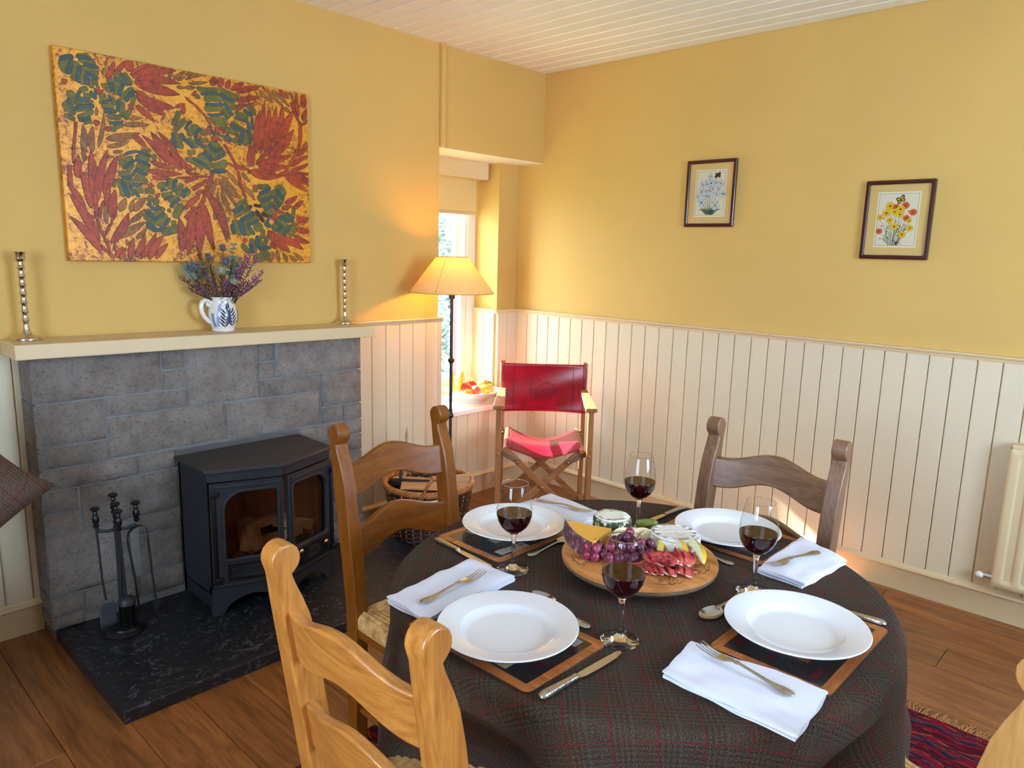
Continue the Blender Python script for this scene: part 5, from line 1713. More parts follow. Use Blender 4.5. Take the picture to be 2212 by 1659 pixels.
MB().lathe([(0, -.034), (.006, -.031), (.020, -.020), (.026, 0), (.020, .020), (.006, .031), (0, .034)], 20).build('lime', plain('lime_skin', (104, 146, 40), 0.35, bump=.3, bscale=200), None, smooth=180, loc=(FBX+.122, FBY-.01, FBZ+.096), rot=(1.2, .3, .4), label='green lime at the far right of the bowl', cat='lime')
M_BAN = plain('banana_skin', (214, 196, 52), 0.45, var=.15, scale=20)
for k_, (dx, dy, dz, a, lab) in enumerate(((-.140, -.030, .075, .35, 'greenish yellow banana rising at the left of the bowl beside the lamp pole'), (-.172, .0, .070, .15, 'banana leaning over the left rim of the bowl'))):
    pts = bez([(0, 0, 0), (.010, 0, .045), (.026, 0, .09), (.052, 0, .128)], 16)
    MB().tube(pts, [.007]+[.013+.005*sin(pi*i/16) for i in range(1, 15)]+[.008, .005], 7).build('banana', M_BAN, None, smooth=60, loc=(FBX+dx, FBY+dy, FBZ+dz), rot=(0, -.15-.25*k_, a), label=lab, cat='banana')
gp = thing('green_grapes', 'small bunch of pale green grapes at the back of the bowl', 'grapes', (FBX-.05, FBY+.01, FBZ+.125))
M_GG = plain('green_grape', (176, 186, 84), 0.25, Subsurface_Weight=0.2)
gm = MB().ell((0, 0, 0), (.0095, .0095, .011), 10, 8).mesh('grape', M_GG, 180)
rs = random.Random(4)
for i in range(18):
    inst('grape', gm, gp, (rs.uniform(-.035, .055), rs.uniform(-.03, .03), rs.uniform(0, .018)))
MB().tube([(-.04, 0, .01), (0, 0, .02), (.05, 0, .012)], .0014, 5).build('stem', M_STALK, gp)
# ---------------------------------------------------------------- ladder-back dining chairs; local +y faces the table, origin on the floor between the rear posts
def rake(z):
    return -.145*max(0, z-.46)
def post_profile():
    rear, front = [], []
    for z, d0 in ((0, .0), (.2, 0), (.46, 0), (.60, 0), (.75, .0), (.90, .0), (.945, .001)):
        rear.append((rake(z)+d0, z))
    cz, cy, r = .972, rake(.972)+.024, .0265
    head = []
    for i in range(13):
        a = radians(208-i*(208+52)/12)
        head.append((cy+r*cos(a), cz+r*1.06*sin(a)))
    for z, dp in ((.944, .030), (.925, .034), (.895, .043), (.86, .051), (.80, .055), (.70, .055), (.58, .054), (.47, .050), (.2, .046), (0, .040)):
        front.append((rake(z)+dp, z))
    return rear+head+front
PP = post_profile()
def dining_chair(x, y, rz, W, label):
    t = thing('dining_chair', label, 'chair', (x, y, .0058), rz, 'ladder-back chairs around the table')
    for sx in (-1, 1):
        MB().prism([(b, z) for b, z in PP][::-1], sx*.191-.021, sx*.191+.021, 'x').build('rear_post', W['z'], t, smooth=32, bevel=.004, seg=3)
    for zc, hh in ((.832, .046), (.650, .046)):
        b = MB()
        nx = 26
        vs = []
        for i in range(nx+1):
            u = -1+2*i/nx
            hump = .033*(.5+.5*cos(pi*min(1, abs(u)/.86)))
            xx = u*.1745
            bow = -.024*(1-u*u)
            for dz, dy in ((-hh, .011), (hh, .011), (hh, -.011), (-hh, -.011)):
                z = zc+dz+hump*(1.0 if dz > 0 else 1.05)
                vs.append((xx, rake(z)+.024+bow+dy, z))
        fs = [(4*i+a, 4*i+4+a, 4*i+4+(a+1) % 4, 4*i+(a+1) % 4) for i in range(nx) for a in range(4)]+[(0, 1, 2, 3), (4*nx+3, 4*nx+2, 4*nx+1, 4*nx)]
        b.add(vs, fs)
        b.build('back_slat', W['x'], t, smooth=40, bevel=.0045, seg=3)
    D = .365
    # seat rails and front legs
    for sx in (-1, 1):
        MB().prism([(sx*.191-.012, .03), (sx*.191+.012, .03), (sx*.205+.012, D-.02), (sx*.205-.012, D-.02)] , .385, .437, 'z').build('seat_rail', W['y'], t, smooth=0, bevel=.004)
        MB().prism([(sx*.205-.02, D-.03), (sx*.205+.02, D-.03), (sx*.205+.02, D+.01), (sx*.205-.02, D+.01)], 0, .452, 'z').build('front_leg', W['z'], t, smooth=0, bevel=.005)
        for zz in (.15, .28):
            MB().tube([(sx*.191, .025, zz), (sx*.205, D-.01, zz)], [.009, .011], 10).build('side_stretcher', W['y'], t)
    MB().box(-.19, .19, D-.022, D, .385, .437).build('seat_rail', W['x'], t, smooth=0, bevel=.004)
    MB().box(-.175, .175, .012, .032, .385, .437).build('seat_rail', W['x'], t, smooth=0, bevel=.004)
    MB().tube([(-.205, D-.01, .22), (.205, D-.01, .22)], .012, 10).build('front_stretcher', W['x'], t)
    # rush seat: cords run parallel to the nearest edge and meet along the diagonals
    def rf_(u, w):
        a, c_ = 2*u-1, 2*w-1
        hw = .205+.014*w
        xx, yy = a*hw, .014+w*(D-.008)
        e = max(abs(a), abs(c_))
        rope = abs(sin(e*pi*14))
        roll = .018*max(0, e-.88)**2/.0144
        dg = .004*exp(-((abs(a)-abs(c_))/.05)**2)
        return (xx, yy, .462+.004*rope-.010*(1-e)**.5-roll-dg+.0015*vn(xx, yy, x, 60))
    b = MB().slab(rf_, 112, 112, .030)
    b.build('rush_seat', M_RUSH, t, smooth=60, fix=False)
    return t
TCX, TCY = -2.207, -2.262
dining_chair(-3.008+.075, -2.248, -pi/2+.01, W_HONEY, 'golden ladder-back chair nearest the camera, back turned, at the lower left')
dining_chair(-2.247, -1.452, pi+.02, W_GOLD, 'brown ladder-back chair with rush seat in front of the stove and basket')
dining_chair(-1.556, -2.268, pi/2, W_DARK, 'dark brown ladder-back chair at the far side, against the white panelling')
dining_chair(-2.270, -3.060, -.30, W_PALE, 'pale ladder-back chair just showing at the lower right corner')

# ---------------------------------------------------------------- table and cloth
TZ = .757
tb_ = thing('dining_table', 'round dining table hidden under the brown tweed cloth', 'table', (TCX, TCY, 0))
MB().lathe([(0, .72), (.525, .72), (.535, .727), (.535, .744), (.528, TZ-.006), (0, TZ-.006)], 64).build('tabletop', W_DARK['x'], tb_)
MB().lathe([(0, .10), (.09, .10), (.09, .14), (.05, .2), (.045, .5), (.07, .62), (.12, .715), (0, .72)], 24).build('pedestal', W_DARK['z'], tb_)
for i in range(4):
    a = pi/4+pi/2*i
    MB().tube(bez([(cos(a)*.06, sin(a)*.06, .16), (cos(a)*.2, sin(a)*.2, .10), (cos(a)*.33, sin(a)*.33, .035)], 8), [.035]*5+[.03, .028, .026, .024], 8).build('foot', W_DARK['x'], tb_)
def cloth_r(a, s):
    """point on the cloth at angle a, s = distance along the cloth from the centre"""
    R = .540
    if s <= R:
        return s, TZ
    bend = .022
    q = (s-R)
    if q < bend*pi/2:
        return R+bend*sin(q/bend), TZ-bend*(1-cos(q/bend))
    d = q-bend*pi/2
    z = TZ-bend-d
    k = min(1, d/.30)
    fold = .030*sin(9*a+.9)+.020*sin(14*a+2.2)+.013*sin(5*a+.3)
    # deep fold at the front right
    fold -= .14*exp(-((((a-radians(-66)+pi) % (2*pi))-pi)/.10)**2)
    fold += .075*exp(-((((a-radians(-50)+pi) % (2*pi))-pi)/.15)**2)
    r = R+bend+.012*k+fold*k**1.2+.018*d
    # chair seats hold the cloth back
    for ca_, dep in ((pi, .17), (pi/2, .13), (0, .20), (-1.72, .14)):
        da = ((a-ca_+pi) % (2*pi))-pi
        g = exp(-(da/.33)**4)
        zz = max(0, min(1, (.70-z)/.20))
        r -= dep*g*zz
    return r, z
NA, NS = 300, 90
SM = 1.20
vs, uv = [], []
svals = [i*.54/18 for i in range(19)]+[.54+.04*(i+1)/8 for i in range(8)]+[.58+(SM-.58)*(i+1)/58 for i in range(58)]
ua = radians(41.7)
for s in svals[1:]:
    for i in range(NA):
        a = 2*pi*i/NA
        r, z = cloth_r(a, s)
        wob = .0014*vn(r*cos(a), r*sin(a), 0, 6)+.0006*vn(r*cos(a), r*sin(a), 3, 22) if s < .55 else 0
        vs.append((r*cos(a), r*sin(a), z+wob*0))
        uv.append((s*cos(a-ua), s*sin(a-ua)))
n_r = len(svals)-1
c0 = len(vs)
vs.append((0, 0, TZ)); uv.append((0, 0))
fs = [(j*NA+i, j*NA+(i+1) % NA, (j+1)*NA+(i+1) % NA, (j+1)*NA+i) for j in range(n_r-1) for i in range(NA)]
fs = [tuple(reversed(f)) for f in fs]+[(c0, i, (i+1) % NA) for i in range(NA)]
b = MB()
b.add([(x, y, z) for x, y, z in vs], fs)
me = b.mesh('tablecloth', M_TWEED, 180, False)
ul = me.uv_layers.new(name='cloth')
for lp in me.loops:
    ul.data[lp.index].uv = uv[lp.vertex_index]
bmm = bmesh.new(); bmm.from_mesh(me); bmesh.ops.recalc_face_normals(bmm, faces=bmm.faces); bmm.to_mesh(me); bmm.free()
tc_ = bpy.data.objects.new('tablecloth', me)
place(tc_, loc=(TCX, TCY, .0008), label='brown tweed tablecloth with fine red and teal checks draped over the round table', cat='tablecloth')
TT = TZ+.0012          # top of the cloth

# ---------------------------------------------------------------- place settings
def matprint(name):
    m, t = new_mat(name)
    v = t.coords()
    n = t.noise(v, 14, 4, .6)
    t.p(Base_Color=t.ramp(n, [(0.35, (16, 15, 18)), (0.6, (34, 28, 28)), (0.8, (66, 56, 50))]), Roughness=.22, Coat_Weight=.3)
    return m
M_MATPRINT = matprint('mat_cellar_print')
M_MATWOOD = wood('mat_wood_border', (112, 58, 26), (186, 110, 54), 'x', .25, 1.6)
M_CORK = plain('cork_back', (70, 48, 36), .9)
M_BOT = plain('printed_bottle', (14, 22, 24), .22, Coat_Weight=.3)
M_BOTR = plain('printed_capsule', (70, 16, 22), .25)
M_LAB = plain('printed_label', (168, 156, 126), .3, var=.1, scale=60)
M_LABR = plain('printed_label_rust', (120, 70, 50), .3)
M_CAP = plain('printed_dust', (136, 140, 132), .3, var=.35, scale=120)
MW_, MD_ = .325, .228
def rrect(w, d, r, n=5):
    pts = []
    for cx, cy, a0 in ((w/2-r, d/2-r, 0), (-w/2+r, d/2-r, 90), (-w/2+r, -d/2+r, 180), (w/2-r, -d/2+r, 270)):
        for i in range(n+1):
            a = radians(a0+90*i/n)
            pts.append((cx+r*cos(a), cy+r*sin(a)))
    return pts
def placemat(x, y, rz, label, var=0):
    """local x along the long side, -y towards the diner"""
    t = thing('placemat', label, 'placemat', (x, y, TT), rz, 'wood-bordered placemats')
    o = rrect(MW_, MD_, .014)
    MB().prism(o, 0, .0035, 'z').build('backing', M_CORK, t, smooth=30)
    i_ = rrect(MW_-.040, MD_-.040, .0012)
    MB().prism(rrect(MW_-.036, MD_-.036, .0012), .0034, .0040, 'z').build('print', M_MATPRINT, t, smooth=0)
    MB().ring(o, i_, .0035, .0043, 'z').build('wood_border', M_MATWOOD, t, smooth=0)
    z = .0041
    bt, lb, lr, cp, rd_ = MB(), MB(), MB(), MB(), MB()
    def flat(mb, poly, zz):
        mb.add([(px, py, zz) for px, py in poly], [tuple(range(len(poly)))])
    for k_, (yy, s_, x0) in enumerate(((-.072, 1, -.13), (-.032, -1, .13), (.010, 1, -.13), (.052, -1, .13), (.078, 1, -.12))):
        r = .016
        def q(a, c_):
            return (x0+s_*a, yy+s_*c_)
        pts = [q(0, -.006), q(.072, -.006), q(.088, -.012), q(.105, -r), q(.235, -r), q(.235, r), q(.105, r), q(.088, .012), q(.072, .006), q(0, .006)]
        flat(bt, pts if s_ > 0 else pts, z)
        flat(rd_, [q(0, -.0065), q(.045, -.0065), q(.045, .0065), q(0, .0065)], z+.0002)
        flat(lb if k_ % 2 == 0 else lr, [q(.150, -r*.94), q(.215, -r*.94), q(.215, r*.94), q(.150, r*.94)], z+.0003)
        flat(lr if k_ % 2 == 0 else lb, [q(.160, -.006), q(.170, -.006), q(.170, .004), q(.160, .004)], z+.0004)
        for e in (.182, .188, .194, .200):
            flat(lr, [q(e, -r*.7), q(e+.0014, -r*.7), q(e+.0014, r*.7), q(e, r*.7)], z+.0004)
        flat(cp, [(q(.118, 0)[0]+.0085*cos(2*pi*i/14), q(.118, 0)[1]+.0085*sin(2*pi*i/14)) for i in range(14)], z+.0003)
    if var:
        flat(cp, [(-.125, -.088), (-.098, -.088), (-.090, -.066), (-.098, -.046), (-.125, -.046)], z+.0005)
        flat(cp, [(.090, .060), (.126, .060), (.126, .088), (.090, .088)], z+.0005)
    for nm, mb, mt in (('printed_bottles', bt, M_BOT), ('printed_labels', lb, M_LAB), ('printed_rust_labels', lr, M_LABR), ('printed_seals', cp, M_CAP), ('printed_capsules', rd_, M_BOTR)):
        mb.build(nm, mt, t, smooth=0, fix=False, kind='stuff')
    return t
def plate(x, y, z, label):
    t = thing('dinner_plate', label, 'plate', (x, y, z), 0, 'white wide-rimmed plates')
    pr = [(0, .003), (.060, .003), (.066, .0), (.073, .0), (.078, .0035), (.090, .0125), (.130, .0205), (.1365, .0225), (.138, .0245), (.1365, .0263), (.132, .0258), (.128, .0250), (.0955, .0182), (.0915, .0164), (.0865, .0095), (.080, .0060), (.074, .0052), (0, .0050)]
    MB().lathe(pr, 96).build('plate_body', M_PORC, t, smooth=50)
    return t
# napkins: a folded stack of linen; corners given in plan, first edge is the hemmed one
def napkin(c4, label, seed, folds=4, hem=None):
    P = [Vector((a, b_, 0)) for a, b_ in c4]
    org = (P[0]+P[1]+P[2]+P[3])/4
    b = MB()
    rs = random.Random(seed)
    th = .0040
    def pt(u, w, k_):
        q = (P[0]*(1-u)+P[1]*u)*(1-w)+(P[3]*(1-u)+P[2]*u)*w
        q = q-org
        return q
    for k_ in range(folds):
        sh = rs.uniform(-.0055, .0055)
        sc = 1.0-.006*rs.random()
        def f(u, w, k_=k_, sh=sh, sc=sc):
            q = pt(u, w, k_)*sc
            e = min(u, 1-u, w, 1-w)
            rip = .0045*vn(q.x+seed, q.y, k_*.25, 13)+.0026*vn(q.x, q.y+seed, k_*.4, 34)
            soft = .0022*(1-min(1, e/.05))**2
            d = Vector((vn(q.y*.6, seed, k_*.35, 22), vn(q.x*.6, k_*.35, seed, 22), 0))*.0085*(1-min(1, e/.12))
            return (q.x+d.x+sh, q.y+d.y+sh*.6, th*(k_+1)+rip*(.25+k_*.25)+.0012*(k_ == folds-1)-soft*.6)
        b.slab(f, 26, 22, th*.82)
    top = f
    o = b.build('napkin', M_LINEN, None, smooth=50, fix=False, loc=(org.x, org.y, TT+.0006), label=label, cat='napkin', group='folded white linen napkins')
    if hem is not None:
        hm = MB()
        n = 46
        for i in range(n):
            u = (i+.2)/n
            pa_ = [Vector(top(*((u+d_/n, hem) if True else (hem, u)))) for d_ in (0, .3, .6)]
            hm.tube([p+Vector((0, 0, .0006)) for p in pa_], .0007, 4)
        hm.build('hem_stitching', plain('hem_%d' % seed, (206, 206, 220), .9), o, smooth=0)
    return o
# cutlery: built along +x from handle end to tip
def kings_handle(L_=.118):
    return [(0, .0030, .002, .002), (.003, .0030, .0078, .0026), (.010, .0032, .0112, .003), (.020, .0034, .0112, .003), (.030, .0036, .0088, .003), (.040, .0040, .0058, .003), (.055, .0050, .0043, .003), (.080, .0074, .0036, .003), (.105, .0092, .0034, .003), (L_, .0092, .0036, .003)]
fk_h = MB().ribbon(kings_handle()).ell((.013, 0, .0046), (.008, .006, .0012), 12, 6).ell((.030, 0, .005), (.006, .004, .001), 10, 6).ribbon([(.108, .0092, .0065, .0025), (.114, .0090, .0065, .0025)]).mesh('handle', M_SILVER_ORN, 60, True)
hd = [(.116, .0092, .0040, .0028), (.123, .0080, .0080, .0024), (.132, .0054, .0112, .0020), (.140, .0042, .0120, .0019), (.148, .0040, .0122, .0018)]
fk_t = MB().ribbon(hd)
for k_ in range(4):
    yy = -.0102+.0068*k_
    fk_t.ribbon([(.146, .0040, .0017, .0018, yy), (.160, .0044, .0014, .0017, yy*1.02), (.175, .0062, .0013, .0015, yy*1.03), (.188, .0092, .0011, .0012, yy*1.02), (.1935, .0108, .0006, .0008, yy*.95)])
fk_t = fk_t.mesh('tines', M_SILVER, 60, True)
sp_b = MB()
def spf(u, w):
    x = .116+.066*u
    hw = .0218*sin(pi*min(1, (.10+.90*u)))**.62*(1.0 if u < .9 else 1)
    a = 2*w-1
    return (x, a*hw, .0092-.0065*sin(pi*min(1, u*1.02))*1.0*(1-a*a)-.0035*sin(pi*u*.8)+.001*u)
sp_b.slab(spf, 16, 10, .0014).ribbon([(.108, .0092, .0036, .003), (.118, .0088, .0045, .0026), (.122, .0080, .008, .002)])
sp_b = sp_b.mesh('bowl', M_SILVER, 60, True)
kn_h = MB().ribbon([(0, .0062, .003, .004), (.003, .0062, .0078, .0085), (.012, .0064, .0098, .0105), (.025, .0064, .0092, .0105), (.060, .0064, .0074, .009), (.085, .0064, .0066, .0085), (.092, .0064, .0080, .0095), (.096, .0064, .0066, .008)]).ell((.014, 0, .0112), (.009, .006, .0014), 12, 6).mesh('handle', M_SILVER_ORN, 60, True)
kn_b = MB().prism([(.094, -.0052), (.108, -.0086), (.150, -.0098), (.195, -.0078), (.216, -.0030), (.2185, .0028), (.214, .0064), (.190, .0074), (.150, .0078), (.108, .0070), (.094, .0048)], .0052, .0066, 'z').mesh('blade', M_SILVER, 30, True)
def cutlery(kind, end, tip, label, z=None, pitch=0.0, flip=False):
    z = TT+.0004 if z is None else z
    a = atan2(tip[1]-end[1], tip[0]-end[0])
    nm, cat = {'fork': ('fork', 'fork'), 'knife': ('table_knife', 'knife'), 'spoon': ('spoon', 'spoon')}[kind]
    t = thing(nm, label, cat, (end[0], end[1], z), 0, {'fork': 'king-pattern forks', 'knife': 'king-pattern knives', 'spoon': 'king-pattern spoons'}[kind], rot=(0, pitch, a))
    for me_, nm_ in {'fork': ((fk_h, 'handle'), (fk_t, 'tines')), 'knife': ((kn_h, 'handle'), (kn_b, 'blade')), 'spoon': ((fk_h, 'handle'), (sp_b, 'bowl'))}[kind]:
        o = inst(nm_, me_, t)
    return t
NT_ = TT+.0195
# wine glasses
def wineglass(x, y, label):
    t = thing('wine_glass', label, 'wine glass', (x, y, TT), 0, 'glasses of red wine')
    t.scale = (1.03, 1.03, 1.03)
    MB().lathe([(0, .0005), (.0365, .0005), (.0372, .0016), (.0360, .0030), (.024, .0048), (.014, .0078), (.0085, .0125), (.0060, .020), (.0048, .034), (.0046, .055), (.0052, .074), (.0068, .084), (.0105, .0895), (0, .0895)], 48).build('stem', M_GLASS, t, smooth=80)
    bp = [(.0, .0895), (.009, .0900), (.020, .0955), (.0305, .1060), (.0375, .1190), (.0408, .1330), (.0405, .1480), (.0382, .1650), (.0350, .1830), (.0318, .2010), (.0305, .2065)]
    MB().lathe(bp+[(.0298, .2070), (.0290, .2063)], 56).build('bowl', M_BOWLGLASS, t, smooth=180, fix=False)
    rim_ = MB().tube([(.0300*cos(2*pi*i/56), .0300*sin(2*pi*i/56), .2066) for i in range(56)], .0007, 6, closed=True)
    rim_.build('rim', M_GLASS, t, smooth=180)
    wp = [(0, .0912)]+[(r-.0009, z+.0007) for r, z in bp[1:6]]+[(.0402, .1372), (.0398, .1380), (0, .1378)]
    MB().lathe(wp, 56).build('wine', M_WINE, t, smooth=50, label='red wine filling the lower half of the bowl')
    return t

# near left setting (its diner faces +x)
placemat(-2.612, -2.233, -pi/2, 'placemat with wine bottle print under the near left plate', 1)
plate(-2.612, -2.240, TT+.0046, 'white dinner plate at the near left setting')
napkin([(-2.694, -2.092), (-2.424, -2.082), (-2.430, -1.948), (-2.692, -1.964)], 'white napkin carrying a fork beside the near left plate', 3)
cutlery('fork', (-2.672, -2.050), (-2.478, -2.036), 'fork lying on the napkin beside the near left plate', NT_)
cutlery('knife', (-2.722, -2.420), (-2.504, -2.432), 'knife beside the placemat of the near left setting')
cutlery('spoon', (-2.472, -2.332), (-2.440, -2.152), 'spoon mostly hidden behind the near left plate')
wineglass(-2.463, -2.400, 'glass of red wine nearest the camera, in front of the cheese board')
# near right setting (its diner faces +y)
placemat(-2.200, -2.648, 0, 'placemat with wine bottle print under the near right plate')
plate(-2.193, -2.632, TT+.0046, 'white dinner plate at the near right setting')
napkin([(-2.386, -2.510), (-2.516, -2.528), (-2.516, -2.768), (-2.358, -2.758)], 'white napkin carrying a fork at the front right, nearest the camera', 5)
cutlery('fork', (-2.432, -2.728), (-2.405, -2.530), 'fork lying on the front right napkin', NT_)
cutlery('knife', (-2.024, -2.752), (-2.046, -2.535), 'knife whose handle shows to the right of the near right plate')
cutlery('spoon', (-2.098, -2.480), (-2.275, -2.474), 'spoon with its bowl showing beside the near right plate')
wineglass(-2.073, -2.488, 'glass of red wine behind the near right plate')
# far left setting (its diner faces -y)
placemat(-2.222, -1.880, pi, 'placemat with wine bottle print under the far left plate', 1)
plate(-2.205, -1.872, TT+.0046, 'white dinner plate at the far left setting, nearest the leather chair')
napkin([(-2.074, -1.992), (-2.076, -1.765), (-1.934, -1.770), (-1.950, -1.996)], 'white napkin carrying a fork beside the far left plate', 9)
cutlery('fork', (-2.016, -1.780), (-1.988, -1.972), 'fork lying on the napkin of the far left setting', NT_)
cutlery('knife', (-2.402, -1.782), (-2.418, -1.998), 'knife at the far left edge of the table')
cutlery('spoon', (-2.300, -2.010), (-2.122, -2.018), 'spoon between the far left placemat and the cheese board')
wineglass(-2.382, -2.037, 'glass of red wine in front of the far left plate')
# far right setting (its diner faces -x)
placemat(-1.810, -2.290, pi/2, 'placemat with wine bottle print under the far right plate')
plate(-1.812, -2.288, TT+.0046, 'white dinner plate at the far right setting, behind the white cheese')
napkin([(-1.700, -2.440), (-1.760, -2.580), (-1.978, -2.562), (-1.962, -2.446)], 'white napkin carrying a fork on the far right of the table', 11)
cutlery('fork', (-1.784, -2.522), (-1.930, -2.484), 'fork lying on the far right napkin', NT_)
cutlery('knife', (-1.706, -2.098), (-1.924, -2.088), 'knife behind the cheese board beside the far right placemat')
cutlery('spoon', (-1.972, -2.390), (-1.966, -2.206), 'spoon just showing between the cheese board and the far right plate')
wineglass(-1.957, -2.100, 'glass of red wine behind the cheese board at the far side')
# ---------------------------------------------------------------- carved round serving board and what lies on it
BCX, BCY = -2.177, -2.250
BZ = TT+.046
sbd = thing('serving_board', 'round mango-wood serving board with carved leaf border in the middle of the table', 'board', (BCX, BCY, TT))
def boardwood():
    m, t = new_mat('mango_wood')
    v = t.coords(scale=(30, 4, 30), rot=(0, 0, .9))
    n = t.noise(v, 1, 6, .6, .8)
    t.p(Base_Color=t.ramp(n, [(0.3, (142, 82, 36)), (0.55, (182, 116, 58)), (0.75, (204, 142, 82))]), Roughness=.45)
    t.bump(n, .15, .001)
    return m
M_MANGO = boardwood()
M_MANGOD = plain('carved_groove', (70, 42, 22), .8)
M_MANGOE = wood('mango_edge', (84, 64, 46), (132, 104, 78), 'x', .6, 1.2)
MB().lathe([(0, .0), (.10, .0), (.105, .004), (.10, .018), (0, .018)], 48).build('turntable_foot', M_MANGOE, sbd)
b = MB().lathe([(0, .016), (.150, .016), (.170, .021), (.180, .030), (.1815, .038)], 96, 1).lathe([(.1815, .038), (.1805, .0445), (.178, .046), (0, .046)], 96, 0)
b.build('board', [M_MANGO, M_MANGOE], sbd, smooth=35)
cv = MB()
cg = MB()
for k_ in range(8):
    a0 = 2*pi*k_/8+.25
    cx, cy = .142*cos(a0), .142*sin(a0)
    for q in range(7):
        an = a0+pi+(q-3)*.46
        ln_ = .030 if q % 2 else .036
        px, py = cx+.016*cos(a0), cy+.016*sin(a0)
        tx, ty = px+cos(an)*ln_, py+sin(an)*ln_
        nx_, ny_ = -sin(an)*.0062, cos(an)*.0062
        mx_, my_ = (px+tx)/2, (py+ty)/2
        z0 = .0462
        cg.add([(px, py, z0), (mx_+nx_*1.25, my_+ny_*1.25, z0), (tx+cos(an)*.0015, ty+sin(an)*.0015, z0), (mx_-nx_*1.25, my_-ny_*1.25, z0)], [(0, 1, 2, 3)])
        cv.add([(px, py, z0+.0004), (mx_+nx_*.9, my_+ny_*.9, z0+.0004), (tx, ty, z0+.0004), (mx_-nx_*.9, my_-ny_*.9, z0+.0004), (mx_, my_, z0+.0026)], [(0, 1, 4), (1, 2, 4), (2, 3, 4), (3, 0, 4)])
    cg.add([(cx+.016*cos(a0)+.0075*cos(2*pi*i/12), cy+.016*sin(a0)+.0075*sin(2*pi*i/12), .0464) for i in range(12)], [tuple(range(12))])
    cv.ell((cx+.016*cos(a0), cy+.016*sin(a0), .0464), (.005, .005, .003), 8, 5)
cg.build('carved_groove', M_MANGOD, sbd, smooth=0, fix=False, kind='stuff', label='dark groove round the carved leaves')
cv.build('carved_leaf_border', M_MANGO, sbd, smooth=0, fix=False, kind='stuff', label='carved leaf motifs round the board')

def cheesemat(name, base, spots, scale, lo, hi, rough=.7, bump=.4, side=None):
    m, t = new_mat(name)
    v = t.coords()
    n = t.noise(v, scale, 4, .65)
    c = t.ramp(n, [(lo, base), (hi, spots)])
    t.p(Base_Color=c, Roughness=rough, Subsurface_Weight=.08, Subsurface_Radius=(.01, .008, .005))
    t.bump(t.noise(v, scale*1.7, 3), bump, .002)
    return m
M_RIND = cheesemat('purple_rind', (92, 48, 58), (196, 168, 172), 60, .52, .70, .7, .6)
M_PASTE = plain('yellow_cheese', (228, 168, 66), .45, var=.06, scale=20, Subsurface_Weight=.1)
M_HERB = cheesemat('herb_cheese', (240, 232, 206), (58, 74, 46), 130, .60, .66, .75, .5)
M_HERBS = cheesemat('herb_coat', (44, 66, 34), (236, 228, 206), 90, .50, .62, .8, .8)
M_BLOOM = cheesemat('white_rind', (240, 234, 224), (214, 198, 180), 55, .50, .75, .85, .9)
# hard cheese wedge: tall rind side towards the room
wd = thing('cheese_wedge', 'wedge of yellow hard cheese with a mottled purple rind at the left of the board', 'cheese', (-2.236, -2.168, BZ+.0004), 0)
A_, B_, C_ = (-.010, .092), (-.056, -.030), (.044, -.012)
def wz(p):
    return .043
n = 10
arc = []
for i in range(n+1):
    u = i/n
    q = Vector(B_)*(1-u)+Vector((.012, .106))*u
    nrm = Vector((-.30, .0))
    arc.append((q.x-.012*sin(pi*u), q.y))
apex = (.052, -.006)
MB().prism(arc+[apex], .0, .0435, 'z').build('paste', M_PASTE, wd, smooth=30, bevel=.0015)
ar2 = [(x-.0026, y) for x, y in arc]
vs = [(x, y, 0) for x, y in ar2]+[(x-.002, y, .022) for x, y in ar2]+[(x, y, .044) for x, y in ar2]+[(x+.0016, y, .044) for x, y in arc]
N = n+1
MB().add(vs, [(k_*N+i, k_*N+i+1, (k_+1)*N+i+1, (k_+1)*N+i) for k_ in range(3) for i in range(n)]).build('rind', M_RIND, wd, smooth=60, label='mottled purple rind')
def drum(name, lab, x, y, r, h, top, side, rnd_, wob, squash=(1, 1), ridges=0):
    t = thing(name, lab, 'cheese', (x, y, BZ+.0004))
    n = 48
    prof = []
    for i in range(7):
        a = -pi/2+pi/2*i/6
        prof.append((r-rnd_+rnd_*cos(a), rnd_+rnd_*sin(a)))
    for i in range(7):
        a = pi/2*i/6
        prof.append((r-rnd_+rnd_*cos(a), h-rnd_+rnd_*sin(a)))
    def warp(p):
        k = 1+wob*vn(p[0], p[1], p[2]*.5, 28)+wob*.5*vn(p[0], p[1], p[2], 70)
        z = p[2]
        if z > h*.8 and ridges:
            z += ridges*sin((p[0]*.66+p[1]*.75)*380)
        return (p[0]*k*squash[0], p[1]*k*squash[1], z*(1+wob*.6*vn(p[0], p[1], 3, 30)))
    s_ = MB().lathe([(0, 0)]+prof[:11], n)
    s_.v = [warp(p) for p in s_.v]
    s_.build('side', side, t, smooth=180)
    tp_ = MB().lathe(prof[9:]+[(r*.85, h), (r*.6, h), (r*.4, h), (r*.2, h), (0, h)], n)
    tp_.v = [warp(p) for p in tp_.v]
    tp_.build('top', top, t, smooth=180)
    return t
drum('herb_cheese', 'round soft white cheese coated in dark herbs at the back of the board', -2.113, -2.126, .048, .047, M_HERB, M_HERBS, .012, .06)
drum('white_cheese', 'whole white bloomy-rind cheese with a ridged top at the back right of the board', -2.072, -2.280, .061, .036, M_BLOOM, M_BLOOM, .012, .05, (1, 1), .0007)

